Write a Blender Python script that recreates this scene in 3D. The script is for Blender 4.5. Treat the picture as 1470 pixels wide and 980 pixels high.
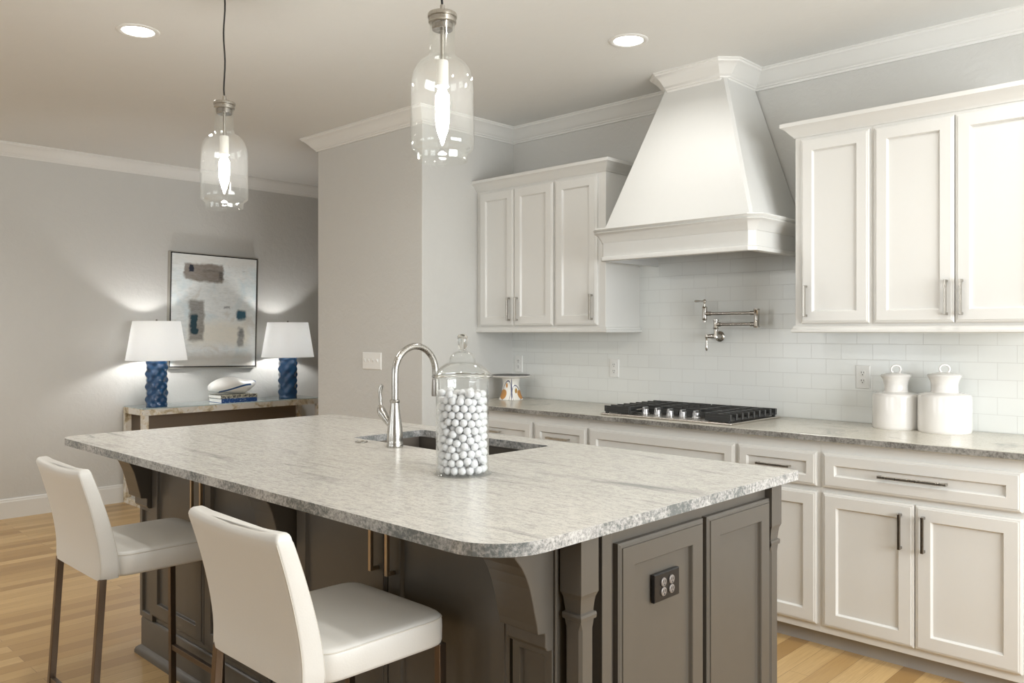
import bpy, bmesh, math, random
from mathutils import Vector, Matrix
PI = math.pi
random.seed(7)
scene = bpy.context.scene
for ob in list(bpy.data.objects):
    bpy.data.objects.remove(ob)
COL = scene.collection

# ------------------------------------------------------------------ camera
F_PX, HORIZON = 1188.0, 476.5
CAM_Z = 1.417
cam_data = bpy.data.cameras.new('camera')
cam_data.sensor_width = 36.0
cam_data.lens = 36.0 * F_PX / 1470.0
cam_data.shift_y = (HORIZON - 490.0) / 1470.0
cam_data.clip_start = 0.05
camera = bpy.data.objects.new('camera', cam_data)
COL.objects.link(camera)
camera.location = (0, 0, CAM_Z)
camera.rotation_euler = (PI / 2, 0, math.radians(44.069))
scene.camera = camera

# ------------------------------------------------------------------ world, exposure
world = bpy.data.worlds.new('world')
scene.world = world
world.use_nodes = True
world.node_tree.nodes['Background'].inputs[0].default_value = (0.75, 0.85, 1.0, 1)
world.node_tree.nodes['Background'].inputs[1].default_value = 0.6
scene.view_settings.view_transform = 'Standard'
scene.view_settings.look = 'None'
scene.view_settings.gamma = 1.0
scene.view_settings.use_curve_mapping = False
scene.view_settings.exposure = -0.13
scene.cycles.use_denoising = True
scene.cycles.max_bounces = 10
scene.cycles.diffuse_bounces = 5
scene.cycles.glossy_bounces = 5
scene.cycles.transmission_bounces = 8
scene.cycles.transparent_max_bounces = 24
scene.cycles.caustics_reflective = False
scene.cycles.caustics_refractive = False
scene.cycles.sample_clamp_indirect = 6.0

CEIL = 2.85          # ceiling height
YB = 4.25            # cabinet wall
XL = -7.14           # wall with the painting
XS = -4.10           # side of the projecting wall
YS = 3.41            # front of the projecting wall
XS2 = -5.305         # its far corner
XR, YF0 = 1.7, -3.3  # unseen right and front walls

CAN_W = 10.0         # each ceiling can
FILL_W = 46.0     # fill light set outside each added opening behind the camera
PENDANT_E = 340.0
LAMP_E = 280.0

def fill_daylight(name, loc, rot, sx, sy, power, color):  # area fill light set behind an unseen window
    l = bpy.data.lights.new(name, 'AREA')
    l.shape = 'RECTANGLE'
    l.size, l.size_y = sx, sy
    l.energy = power
    l.color = color
    o = bpy.data.objects.new(name, l)
    COL.objects.link(o)
    o.location = loc
    o.rotation_euler = rot
    return o

UNSEEN_WINDOWS = [(-5.9, -3.7), (-2.5, -0.3)]       # unseen windows added for fill light: x ranges in the wall behind the camera
WIN_Z = (0.75, 2.35)
for (wa, wb) in UNSEEN_WINDOWS:
    fill_daylight('fill_daylight', ((wa + wb) / 2, YF0 - 0.16, sum(WIN_Z) / 2), (PI / 2, 0, 0), wb - wa, WIN_Z[1] - WIN_Z[0], FILL_W, (0.96, 0.98, 1.0))

UNSEEN_WINDOW_RIGHT = (0.9, 3.8)                          # unseen window added for light from the right: y range in its wall
fill_daylight('fill_daylight', (XR + 0.16, sum(UNSEEN_WINDOW_RIGHT) / 2, sum(WIN_Z) / 2), (0, PI / 2, 0), WIN_Z[1] - WIN_Z[0], UNSEEN_WINDOW_RIGHT[1] - UNSEEN_WINDOW_RIGHT[0], FILL_W * 5.2, (0.96, 0.98, 1.0))

# ------------------------------------------------------------------ mesh helpers
W = {}

class MB:
    def __init__(self):
        self.v, self.f = [], []
    def add(self, vs, fs):
        b = len(self.v)
        self.v += [tuple(p) for p in vs]
        self.f += [tuple(i + b for i in f) for f in fs]
        return self
    def box(self, x0, x1, y0, y1, z0, z1):
        vs = [(x, y, z) for x in (x0, x1) for y in (y0, y1) for z in (z0, z1)]
        return self.add(vs, [(0, 1, 3, 2), (4, 6, 7, 5), (0, 4, 5, 1), (2, 3, 7, 6), (0, 2, 6, 4), (1, 5, 7, 3)])
    def hexa(self, a, b):
        """two quads (lists of four points) joined"""
        return self.add(list(a) + list(b), [(0, 1, 2, 3), (7, 6, 5, 4)] + [(i, 4 + i, 4 + (i + 1) % 4, (i + 1) % 4) for i in range(4)])
    def loft(self, rings, closed=True, cap=True):
        n = len(rings[0])
        vs = [p for r in rings for p in r]
        fs = []
        for k in range(len(rings) - 1):
            for i in range(n if closed else n - 1):
                j = (i + 1) % n
                fs.append((k * n + i, k * n + j, (k + 1) * n + j, (k + 1) * n + i))
        if cap and closed:
            fs.append(tuple(range(n - 1, -1, -1)))
            fs.append(tuple((len(rings) - 1) * n + i for i in range(n)))
        return self.add(vs, fs)
    def lathe(self, prof, c=(0, 0, 0), n=40, axis='z', rfun=None):
        """prof: list of (radius, height); closed over the axis where radius is 0"""
        vs, fs, idx = [], [], []
        for (r, h) in prof:
            if r < 1e-6:
                idx.append([len(vs)])
                vs.append((0, 0, h))
            else:
                row = []
                for i in range(n):
                    a = 2 * PI * i / n
                    rr = rfun(r, h, a) if rfun else r
                    row.append(len(vs))
                    vs.append((rr * math.cos(a), rr * math.sin(a), h))
                idx.append(row)
        for a, b in zip(idx[:-1], idx[1:]):
            for i in range(n):
                j = (i + 1) % n
                if len(a) == 1 and len(b) == 1:
                    continue
                if len(a) == 1:
                    fs.append((a[0], b[i], b[j]))
                elif len(b) == 1:
                    fs.append((a[i], a[j], b[0]))
                else:
                    fs.append((a[i], a[j], b[j], b[i]))
        out = []
        for (x, y, z) in vs:
            if axis == 'x':
                x, y, z = z, x, y
            elif axis == 'y':
                x, y, z = y, z, x
            elif axis == '-y':
                x, y, z = x, -z, y
            out.append((x + c[0], y + c[1], z + c[2]))
        return self.add(out, fs)
    def tube(self, path, r, n=12, cap=True, closed=False):
        path = [Vector(p) for p in path]
        m = len(path)
        rs = r if isinstance(r, (list, tuple)) else [r] * m
        rings = []
        up = None
        for i, p in enumerate(path):
            if closed:
                t = (path[(i + 1) % m] - path[(i - 1) % m]).normalized()
            else:
                t = (path[min(i + 1, m - 1)] - path[max(i - 1, 0)]).normalized()
            if up is None:
                up = Vector((0, 0, 1)) if abs(t.z) < 0.9 else Vector((1, 0, 0))
            s = t.cross(up).normalized()
            up = s.cross(t).normalized()
            rings.append([p + rs[i] * (math.cos(2 * PI * k / n) * s + math.sin(2 * PI * k / n) * up) for k in range(n)])
        if closed:
            rings.append(rings[0])
        return self.loft(rings, True, cap and not closed)
    def bar(self, a, b, w, h, up=(0, 0, 1)):
        """rectangular bar from a to b, w across, h along up"""
        a, b, up = Vector(a), Vector(b), Vector(up)
        t = (b - a).normalized()
        s = t.cross(up).normalized()
        u = s.cross(t).normalized()
        q = lambda p: [p + s * (i * w / 2) + u * (j * h / 2) for i, j in ((-1, -1), (1, -1), (1, 1), (-1, 1))]
        return self.hexa(q(a), q(b))
    def prism(self, poly, f):
        """poly: 2D outline; f(u, v, k) gives the point on side k = 0 or 1"""
        n = len(poly)
        vs = [f(u, v, 0) for u, v in poly] + [f(u, v, 1) for u, v in poly]
        fs = [tuple(range(n - 1, -1, -1)), tuple(range(n, 2 * n))] + [(i, (i + 1) % n, n + (i + 1) % n, n + i) for i in range(n)]
        return self.add(vs, fs)
    def sweep(self, path, prof, closed=False, side=1):
        """path: plan points; prof: list of (offset, z), offset to the right-hand side of travel (side=-1: left); mitred"""
        pts = [Vector((p[0], p[1])) for p in path]
        n = len(pts)
        nor = []
        for i in range(n):
            d0 = (pts[i] - pts[i - 1]).normalized() if (i > 0 or closed) else None
            d1 = (pts[(i + 1) % n] - pts[i]).normalized() if (i < n - 1 or closed) else None
            n0 = Vector((d0.y, -d0.x)) * side if d0 is not None else None
            n1 = Vector((d1.y, -d1.x)) * side if d1 is not None else None
            if n0 is None:
                m = n1
            elif n1 is None:
                m = n0
            else:
                m = (n0 + n1)
                m = m / max(0.2, (1 + n0.dot(n1)))
            nor.append(m)
        rings = [[(pts[i].x + nor[i].x * o, pts[i].y + nor[i].y * o, z) for (o, z) in prof] for i in range(n)]
        if closed:
            rings.append(rings[0])
        return self.loft(rings, True, not closed)
    def nested(self, fr, loops, w, h):
        """loops of (inset, height) over a w x h rectangle in the frame fr(u, v, n)"""
        rings = []
        for (i, d) in loops:
            rings.append([fr(i, i, d), fr(w - i, i, d), fr(w - i, h - i, d), fr(i, h - i, d)])
        return self.loft(rings, True, True)
    def build(self, name, mat, parent=None, smooth=None, bevel=0, seg=2, subsurf=0):
        o0 = W[parent.name] if parent is not None else Vector((0, 0, 0))
        me = bpy.data.meshes.new(name)
        me.from_pydata([Vector(p) - o0 for p in self.v], [], self.f)
        bm = bmesh.new()
        bm.from_mesh(me)
        bmesh.ops.remove_doubles(bm, verts=bm.verts, dist=1e-6)
        bmesh.ops.recalc_face_normals(bm, faces=bm.faces)
        bm.to_mesh(me)
        bm.free()
        if smooth is not None:
            me.shade_smooth()
            me.set_sharp_from_angle(angle=math.radians(smooth))
        me.materials.append(mat)
        o = bpy.data.objects.new(name, me)
        COL.objects.link(o)
        W[o.name] = o0.copy()
        if parent is not None:
            o.parent = parent
        if bevel:
            b = o.modifiers.new('edge', 'BEVEL')
            b.width = bevel
            b.segments = seg
            b.limit_method = 'ANGLE'
            b.angle_limit = math.radians(40)
            b.harden_normals = False
        if subsurf:
            s = o.modifiers.new('round', 'SUBSURF')
            s.levels = s.render_levels = subsurf
        return o

def thing(name, label, cat, loc, group=None):
    o = bpy.data.objects.new(name, None)
    o.empty_display_size = 0.1
    COL.objects.link(o)
    o.location = loc
    W[o.name] = Vector(loc)
    return tag(o, label, cat, group)

def tag(o, label, cat, group=None):
    o['label'] = label
    o['category'] = cat
    if group:
        o['group'] = group
    return o

def structure(o):
    o['kind'] = 'structure'
    return o

def copy_tree(o, loc=None, label=None, parent=None):
    c = o.copy()
    COL.objects.link(c)
    if parent is not None:
        c.parent = parent
    if loc is not None:
        c.location = loc
        W[c.name] = Vector(loc)
    if label:
        c['label'] = label
    for ch in list(o.children):
        copy_tree(ch, None, None, c)
    return c

def face_minus_y(x0, y0, z0):          # frame of a front facing -Y
    return lambda u, v, n: (x0 + u, y0 - n, z0 + v)

def face_plus_x(x0, y0, z0):           # frame of a side facing +X
    return lambda u, v, n: (x0 + n, y0 + u, z0 + v)

# ------------------------------------------------------------------ materials
def new_mat(name):
    m = bpy.data.materials.new(name)
    m.use_nodes = True
    nt = m.node_tree
    return m, nt, nt.nodes['Principled BSDF']

def N(nt, kind, **kw):
    n = nt.nodes.new(kind)
    for k, v in kw.items():
        setattr(n, k, v)
    return n

def setin(n, **kw):
    for k, v in kw.items():
        n.inputs[k].default_value = v

def math_node(nt, op, a, b=None, clamp=False):
    n = N(nt, 'ShaderNodeMath', operation=op, use_clamp=clamp)
    for i, x in enumerate((a, b)):
        if x is None:
            continue
        if isinstance(x, (int, float)):
            n.inputs[i].default_value = x
        else:
            nt.links.new(x, n.inputs[i])
    return n.outputs[0]

def mix_rgb(nt, fac, a, b, blend='MIX'):
    n = N(nt, 'ShaderNodeMix', data_type='RGBA', blend_type=blend)
    for i, x in ((0, fac), (6, a), (7, b)):
        if isinstance(x, (int, float)):
            n.inputs[i].default_value = x
        elif isinstance(x, tuple):
            n.inputs[i].default_value = x if len(x) == 4 else x + (1,)
        else:
            nt.links.new(x, n.inputs[i])
    return n.outputs[2]

def coords(nt, scale=(1, 1, 1), rot=(0, 0, 0)):
    t = N(nt, 'ShaderNodeTexCoord')
    mp = N(nt, 'ShaderNodeMapping')
    mp.inputs['Scale'].default_value = scale
    mp.inputs['Rotation'].default_value = rot
    nt.links.new(t.outputs['Object'], mp.inputs['Vector'])
    return mp.outputs['Vector']

def noise(nt, vec, scale, detail=2.0, rough=0.5, dist=0.0):
    n = N(nt, 'ShaderNodeTexNoise')
    setin(n, Scale=scale, Detail=detail, Roughness=rough, Distortion=dist)
    if vec is not None:
        nt.links.new(vec, n.inputs['Vector'])
    return n.outputs['Fac']

def ramp(nt, fac, stops):
    r = N(nt, 'ShaderNodeValToRGB')
    els = r.color_ramp.elements
    while len(els) < len(stops):
        els.new(0.5)
    for e, (p, c) in zip(els, stops):
        e.position = p
        e.color = c if len(c) == 4 else c + (1,)
    nt.links.new(fac, r.inputs['Fac'])
    return r.outputs['Color']

def bump(nt, bsdf, height, strength=0.2, dist=0.01):
    b = N(nt, 'ShaderNodeBump')
    setin(b, Strength=strength, Distance=dist)
    nt.links.new(height, b.inputs['Height'])
    nt.links.new(b.outputs['Normal'], bsdf.inputs['Normal'])

def plain(name, color, rough=0.5, metal=0.0, grain=0.0, grain_scale=300, bumpy=0.0, spec=None, coat=0.0):
    m, nt, b = new_mat(name)
    setin(b, Roughness=rough, Metallic=metal)
    if spec is not None:
        b.inputs['Specular IOR Level'].default_value = spec
    if coat:
        b.inputs['Coat Weight'].default_value = coat
    v = coords(nt)
    f = noise(nt, v, grain_scale, 3)
    lo = tuple(c * (1 - grain) for c in color)
    hi = tuple(min(1, c * (1 + grain)) for c in color)
    nt.links.new(mix_rgb(nt, f, lo, hi), b.inputs['Base Color'])
    if bumpy:
        bump(nt, b, f, bumpy, 0.004)
    return m

def wall_paint(name, color, strength=0.25):
    m, nt, b = new_mat(name)
    setin(b, Roughness=0.6)
    b.inputs['Specular IOR Level'].default_value = 0.3
    v = coords(nt)
    f1 = noise(nt, v, 9, 4, 0.6, 1.0)
    f2 = noise(nt, v, 60, 2)
    nt.links.new(mix_rgb(nt, f1, tuple(c * 0.985 for c in color), tuple(c * 1.015 for c in color)), b.inputs['Base Color'])
    s = math_node(nt, 'ADD', math_node(nt, 'MULTIPLY', f1, 0.8), math_node(nt, 'MULTIPLY', f2, 0.2))
    bump(nt, b, s, strength, 0.02)
    return m

def brushed(name, color, rough, stretch=(60, 60, 2)):
    m, nt, b = new_mat(name)
    setin(b, Metallic=1.0)
    f = noise(nt, coords(nt, stretch), 6, 3)
    nt.links.new(mix_rgb(nt, f, tuple(c * 0.88 for c in color), color), b.inputs['Base Color'])
    r = N(nt, 'ShaderNodeMapRange')
    setin(r, **{'To Min': rough * 0.8, 'To Max': rough * 1.25})
    nt.links.new(f, r.inputs['Value'])
    nt.links.new(r.outputs[0], b.inputs['Roughness'])
    return m

def thin_glass(name, tint=(0.985, 0.99, 0.985), edge=0.75, haze=0.0):
    m = bpy.data.materials.new(name)
    m.use_nodes = True
    nt = m.node_tree
    nt.nodes.clear()
    out = N(nt, 'ShaderNodeOutputMaterial')
    tr = N(nt, 'ShaderNodeBsdfTransparent')
    gl = N(nt, 'ShaderNodeBsdfGlossy')
    gl.inputs['Roughness'].default_value = 0.02
    gl.inputs['Color'].default_value = (1, 1, 1, 1)
    lw = N(nt, 'ShaderNodeLayerWeight')
    lw.inputs['Blend'].default_value = 0.5
    fac = math_node(nt, 'POWER', lw.outputs['Facing'], 4.0)
    fac = math_node(nt, 'ADD', math_node(nt, 'MULTIPLY', fac, edge), 0.035)
    f2 = math_node(nt, 'POWER', lw.outputs['Facing'], 3.0)
    nt.links.new(mix_rgb(nt, f2, tint, (0.93, 0.945, 0.94)), tr.inputs['Color'])
    film = N(nt, 'ShaderNodeBsdfTranslucent')
    film.inputs['Color'].default_value = (0.9, 0.9, 0.9, 1)
    base = N(nt, 'ShaderNodeMixShader')
    base.inputs[0].default_value = haze
    nt.links.new(tr.outputs[0], base.inputs[1])
    nt.links.new(film.outputs[0], base.inputs[2])
    mx = N(nt, 'ShaderNodeMixShader')
    nt.links.new(fac, mx.inputs[0])
    nt.links.new(base.outputs[0], mx.inputs[1])
    nt.links.new(gl.outputs[0], mx.inputs[2])
    nt.links.new(mx.outputs[0], out.inputs['Surface'])
    return m

def emitter(name, color, strength):
    m = bpy.data.materials.new(name)
    m.use_nodes = True
    nt = m.node_tree
    nt.nodes.clear()
    out = N(nt, 'ShaderNodeOutputMaterial')
    e = N(nt, 'ShaderNodeEmission')
    e.inputs['Color'].default_value = color + (1,)
    e.inputs['Strength'].default_value = strength
    nt.links.new(e.outputs[0], out.inputs['Surface'])
    return m

def granite(name, light, mid, dark, along=(1.0, 9.0, 9.0), amount=1.0, rough=0.22, rot=0.0, edge_shade=0.85):
    m, nt, b = new_mat(name)
    v = coords(nt, along, (0, 0, rot))
    vf = coords(nt)
    band = noise(nt, v, 1.4, 6, 0.62, 0.7)
    fine = noise(nt, coords(nt, (14, 45, 45), (0, 0, rot)), 2.0, 4, 0.65, 0.4)
    spk = noise(nt, vf, 210, 3, 0.7)
    spk2 = noise(nt, vf, 75, 3, 0.6)
    c = ramp(nt, band, [(0.30, mid), (0.44, light), (0.60, light), (0.75, tuple(x * 0.86 for x in light))])
    vein = ramp(nt, band, [(0.335, (1, 1, 1)), (0.36, (0, 0, 0)), (0.645, (0, 0, 0)), (0.665, (0.8, 0.8, 0.8))])
    c = mix_rgb(nt, math_node(nt, 'MULTIPLY', math_node(nt, 'MULTIPLY', vein, ramp(nt, fine, [(0.42, (0, 0, 0)), (0.6, (1, 1, 1))])), 0.55 * amount), c, dark)
    c = mix_rgb(nt, math_node(nt, 'MULTIPLY', ramp(nt, fine, [(0.44, (0, 0, 0)), (0.66, (1, 1, 1))]), 0.6 * amount), c, mid)
    c = mix_rgb(nt, math_node(nt, 'MULTIPLY', ramp(nt, spk, [(0.53, (0, 0, 0)), (0.70, (1, 1, 1))]), 0.5), c, dark)
    c = mix_rgb(nt, math_node(nt, 'MULTIPLY', ramp(nt, spk2, [(0.56, (0, 0, 0)), (0.7, (1, 1, 1))]), 0.35 * amount), c, mid)
    # edge faces: coarser speckle, with their lesser light put into the colour
    geo = N(nt, 'ShaderNodeNewGeometry')
    sep = N(nt, 'ShaderNodeSeparateXYZ')
    nt.links.new(geo.outputs['True Normal'], sep.inputs[0])
    side = math_node(nt, 'SUBTRACT', 1.0, math_node(nt, 'ABSOLUTE', sep.outputs[2]), True)
    esp = noise(nt, vf, 105, 4, 0.8)
    big = noise(nt, vf, 5, 3, 0.6)
    ec = ramp(nt, math_node(nt, 'ADD', math_node(nt, 'MULTIPLY', esp, 0.8), math_node(nt, 'MULTIPLY', math_node(nt, 'SUBTRACT', big, 0.22), 0.62)),
              [(0.47, tuple(x * 0.6 for x in dark)), (0.60, tuple(edge_shade * 0.95 * (0.4 * x + 0.6 * mid[1]) for x in mid)), (0.74, tuple(edge_shade * (0.4 * x + 0.6 * light[1]) for x in light))])
    c = mix_rgb(nt, math_node(nt, 'MULTIPLY', side, 0.85), c, ec)
    nt.links.new(c, b.inputs['Base Color'])
    setin(b, Roughness=rough)
    return m

def oak_floor():
    m, nt, b = new_mat('oak_floor')
    t = N(nt, 'ShaderNodeTexCoord')
    sep = N(nt, 'ShaderNodeSeparateXYZ')
    nt.links.new(t.outputs['Object'], sep.inputs[0])
    cmb = N(nt, 'ShaderNodeCombineXYZ')
    nt.links.new(sep.outputs[1], cmb.inputs[0])
    nt.links.new(sep.outputs[0], cmb.inputs[1])
    br = N(nt, 'ShaderNodeTexBrick')
    br.offset, br.offset_frequency = 0.37, 2
    setin(br, Scale=1.0)
    br.inputs['Brick Width'].default_value = 1.1
    br.inputs['Row Height'].default_value = 0.083
    br.inputs['Mortar Size'].default_value = 0.0007
    br.inputs['Mortar Smooth'].default_value = 0.2
    br.inputs['Bias'].default_value = 0.0
    br.inputs['Color1'].default_value = (0.0, 0.0, 0.0, 1)
    br.inputs['Color2'].default_value = (1.0, 1.0, 1.0, 1)
    nt.links.new(cmb.outputs[0], br.inputs['Vector'])
    tone = ramp(nt, br.outputs['Color'], [(0.0, (0.31, 0.185, 0.07)), (0.35, (0.40, 0.25, 0.10)), (0.7, (0.48, 0.315, 0.135)), (1.0, (0.56, 0.385, 0.18))])
    mp = N(nt, 'ShaderNodeMapping')
    mp.inputs['Scale'].default_value = (1.2, 26, 1)
    nt.links.new(cmb.outputs[0], mp.inputs['Vector'])
    g = noise(nt, mp.outputs[0], 3.0, 5, 0.65, 0.8)
    c = mix_rgb(nt, ramp(nt, g, [(0.35, (1, 1, 1)), (0.6, (0, 0, 0))]), tone, mix_rgb(nt, 0.45, tone, (0.34, 0.20, 0.085)))
    c = mix_rgb(nt, br.outputs['Fac'], c, (0.12, 0.065, 0.025))
    nt.links.new(c, b.inputs['Base Color'])
    setin(b, Roughness=0.33)
    return m

def subway_tile():
    m, nt, b = new_mat('white_subway_tile')
    t = N(nt, 'ShaderNodeTexCoord')
    sep = N(nt, 'ShaderNodeSeparateXYZ')
    nt.links.new(t.outputs['Object'], sep.inputs[0])
    cmb = N(nt, 'ShaderNodeCombineXYZ')
    nt.links.new(math_node(nt, 'ADD', sep.outputs[0], 10.0 + 0.0664), cmb.inputs[0])
    nt.links.new(math_node(nt, 'SUBTRACT', sep.outputs[2], 0.959 + 0.0 - 0.079 * 10), cmb.inputs[1])
    br = N(nt, 'ShaderNodeTexBrick')
    br.offset, br.offset_frequency = 0.5, 2
    setin(br, Scale=1.0)
    br.inputs['Brick Width'].default_value = 0.1585
    br.inputs['Row Height'].default_value = 0.0792
    br.inputs['Mortar Size'].default_value = 0.0011
    br.inputs['Mortar Smooth'].default_value = 0.3
    br.inputs['Color1'].default_value = (0.76, 0.775, 0.755, 1)
    br.inputs['Color2'].default_value = (0.775, 0.79, 0.77, 1)
    br.inputs['Mortar'].default_value = (0.60, 0.605, 0.585, 1)
    nt.links.new(cmb.outputs[0], br.inputs['Vector'])
    nt.links.new(br.outputs['Color'], b.inputs['Base Color'])
    r = N(nt, 'ShaderNodeMapRange')
    setin(r, **{'To Min': 0.12, 'To Max': 0.5})
    nt.links.new(br.outputs['Fac'], r.inputs['Value'])
    nt.links.new(r.outputs[0], b.inputs['Roughness'])
    h = math_node(nt, 'SUBTRACT', math_node(nt, 'MULTIPLY', noise(nt, coords(nt), 14, 2), 0.25), br.outputs['Fac'])
    bump(nt, b, h, 0.35, 0.004)
    return m

M = {}
M['wall'] = wall_paint('greige_wall_paint', (0.585, 0.58, 0.557))
M['ceiling'] = wall_paint('ceiling_paint', (0.71, 0.71, 0.69), 0.12)
M['trim'] = plain('white_trim_paint', (0.72, 0.715, 0.69), 0.4, grain=0.01)
M['white'] = plain('white_cabinet_paint', (0.68, 0.675, 0.65), 0.34, grain=0.008, grain_scale=40)
M['hood'] = plain('white_hood_paint', (0.64, 0.64, 0.62), 0.45, grain=0.012, grain_scale=30, bumpy=0.05)
M['island'] = plain('grey_island_paint', (0.080, 0.071, 0.059), 0.33, grain=0.05, grain_scale=20)
M['nickel'] = brushed('brushed_nickel', (0.50, 0.475, 0.43), 0.28)
M['faucet'] = brushed('stainless_faucet', (0.50, 0.485, 0.455), 0.26, (40, 40, 1))
M['dark_nickel'] = brushed('dark_brushed_nickel', (0.36, 0.335, 0.31), 0.25)
M['bronze'] = brushed('champagne_bronze', (0.50, 0.38, 0.25), 0.32)
M['leg'] = brushed('bronze_stool_leg', (0.17, 0.128, 0.095), 0.33)
M['steel'] = brushed('cooktop_steel', (0.62, 0.58, 0.53), 0.25, (2, 60, 60))
M['sink'] = brushed('sink_steel', (0.36, 0.31, 0.26), 0.35, (2, 60, 60))
M['iron'] = plain('cast_iron', (0.026, 0.026, 0.025), 0.38, grain=0.2, bumpy=0.1)
M['toe'] = plain('shaded_toe_kick_grey', (0.36, 0.34, 0.315), 0.5, grain=0.02)  # grey with the shade under the cabinets put into it
M['filler'] = brushed('satin_nickel', (0.52, 0.495, 0.46), 0.22)
M['black'] = plain('black_plastic', (0.006, 0.006, 0.007), 0.3, grain=0.1)
M['knob'] = brushed('knob_metal', (0.55, 0.55, 0.56), 0.3)
M['plate'] = plain('white_plastic', (0.80, 0.80, 0.78), 0.35, grain=0.01)
M['slot'] = plain('dark_slot', (0.03, 0.03, 0.03), 0.6, grain=0.1)
M['grey_socket'] = plain('grey_brown_socket', (0.16, 0.14, 0.125), 0.4, grain=0.05)
M['leather'] = plain('white_leather', (0.65, 0.637, 0.60), 0.45, grain=0.02, grain_scale=220, bumpy=0.06)
M['seam'] = plain('leather_seam', (0.60, 0.57, 0.51), 0.6, grain=0.03)
M['glass'] = thin_glass('window_glass')
M['shade_glass'] = thin_glass('clear_shade_glass', haze=0.005)
M['jar_glass'] = thin_glass('clear_jar_glass', (0.985, 0.99, 0.99), 0.9, 0.012)
m_, nt_, b_ = new_mat('solid_clear_glass')
setin(b_, Roughness=0.0, IOR=1.46, **{'Transmission Weight': 1.0, 'Base Color': (0.97, 0.985, 0.98, 1)})
M['solid_glass'] = m_
M['ceramic'] = plain('white_ceramic', (0.74, 0.72, 0.69), 0.16, grain=0.01, coat=0.3)
M['ball'] = plain('white_ball', (0.78, 0.785, 0.79), 0.45, grain=0.03, grain_scale=420, bumpy=0.15)
M['cord'] = plain('black_cord', (0.012, 0.011, 0.010), 0.6, grain=0.2)
M['socket'] = plain('white_lamp_socket', (0.8, 0.78, 0.72), 0.4, grain=0.01)
M['granite'] = granite('island_granite', (0.63, 0.607, 0.56), (0.36, 0.35, 0.33), (0.09, 0.115, 0.12), (0.9, 7.5, 7.5), 1.0, 0.25, -0.12)
M['granite_beige'] = granite('counter_granite', (0.56, 0.53, 0.455), (0.35, 0.335, 0.305), (0.075, 0.073, 0.07), (3, 3, 3), 0.35, 0.22, 0.0, 0.6)
M['floor'] = oak_floor()
M['tile'] = subway_tile()

# ------------------------------------------------------------------ the room
YFAR = 6.3
structure(MB().box(XL - 0.15, XR + 0.15, YF0 - 0.15, YFAR + 0.15, -0.12, 0.0).build('floor', M['floor']))
structure(MB().box(XL - 0.15, XR + 0.15, YF0 - 0.15, YFAR + 0.15, CEIL, CEIL + 0.12).build('ceiling', M['ceiling']))
structure(MB().box(XL - 0.14, XL, YF0 - 0.14, YFAR + 0.14, 0, CEIL).build('wall_left', M['wall']))
structure(MB().box(XS, XR + 0.14, YB, YB + 0.14, 0, CEIL).build('wall_back', M['wall']))
structure(MB().box(XS2, XS, YS, YFAR, 0, CEIL).build('wall_partition', M['wall'], bevel=0.006))
structure(MB().box(XL, XS2, YFAR, YFAR + 0.14, 0, CEIL).build('wall_hall', M['wall']))
wr = MB()
wr.box(XR, XR + 0.14, YF0 - 0.14, UNSEEN_WINDOW_RIGHT[0], 0, CEIL).box(XR, XR + 0.14, UNSEEN_WINDOW_RIGHT[1], YB, 0, CEIL)
wr.box(XR, XR + 0.14, *UNSEEN_WINDOW_RIGHT, 0, WIN_Z[0]).box(XR, XR + 0.14, *UNSEEN_WINDOW_RIGHT, WIN_Z[1], CEIL)
structure(wr.build('wall_right', M['wall']))
fm = MB()
ya, yb = UNSEEN_WINDOW_RIGHT
for k in range(4):
    y = ya + (yb - ya) * k / 3
    fm.box(XR - 0.012, XR + 0.095, max(ya, y - 0.035), min(yb, y + 0.035), *WIN_Z)
for (a, b) in ((WIN_Z[0], WIN_Z[0] + 0.06), (WIN_Z[1] - 0.06, WIN_Z[1])):
    fm.box(XR - 0.012, XR + 0.095, ya, yb, a, b)
f = structure(fm.build('window_3', M['trim']))  # unseen window added to admit light from the right
MB().box(XR + 0.058, XR + 0.062, ya + 0.03, yb - 0.03, WIN_Z[0] + 0.03, WIN_Z[1] - 0.03).build('pane', M['glass'], f)
wf = MB()
xs = [XL] + [x for w in UNSEEN_WINDOWS for x in w] + [XR]
for i in range(0, len(xs), 2):
    wf.box(xs[i], xs[i + 1], YF0 - 0.14, YF0, 0, CEIL)
for (wa, wb) in UNSEEN_WINDOWS:
    wf.box(wa, wb, YF0 - 0.14, YF0, 0, WIN_Z[0])
    wf.box(wa, wb, YF0 - 0.14, YF0, WIN_Z[1], CEIL)
structure(wf.build('wall_front', M['wall']))
for k, (wa, wb) in enumerate(UNSEEN_WINDOWS):
    fm = MB()
    z0, z1 = WIN_Z
    for (a, b) in ((wa, wa + 0.06), (wb - 0.06, wb), ((wa + wb) / 2 - 0.03, (wa + wb) / 2 + 0.03)):
        fm.box(a, b, YF0 - 0.10, YF0 + 0.015, z0, z1)
    for (a, b) in ((z0, z0 + 0.06), (z1 - 0.06, z1), ((z0 + z1) / 2 - 0.02, (z0 + z1) / 2 + 0.02)):
        fm.box(wa, wb, YF0 - 0.095, YF0 + 0.012, a, b)
    f = structure(fm.build('window_%d' % (k + 1), M['trim']))  # unseen window added to carry the fill light
    MB().box(wa + 0.03, wb - 0.03, YF0 - 0.062, YF0 - 0.058, z0 + 0.03, z1 - 0.03).build('pane', M['glass'], f)

# tiled backsplash behind the counter
structure(MB().box(XS, XR, YB - 0.010, YB, 0.959, 1.93).build('trim_1', M['tile']))

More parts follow.
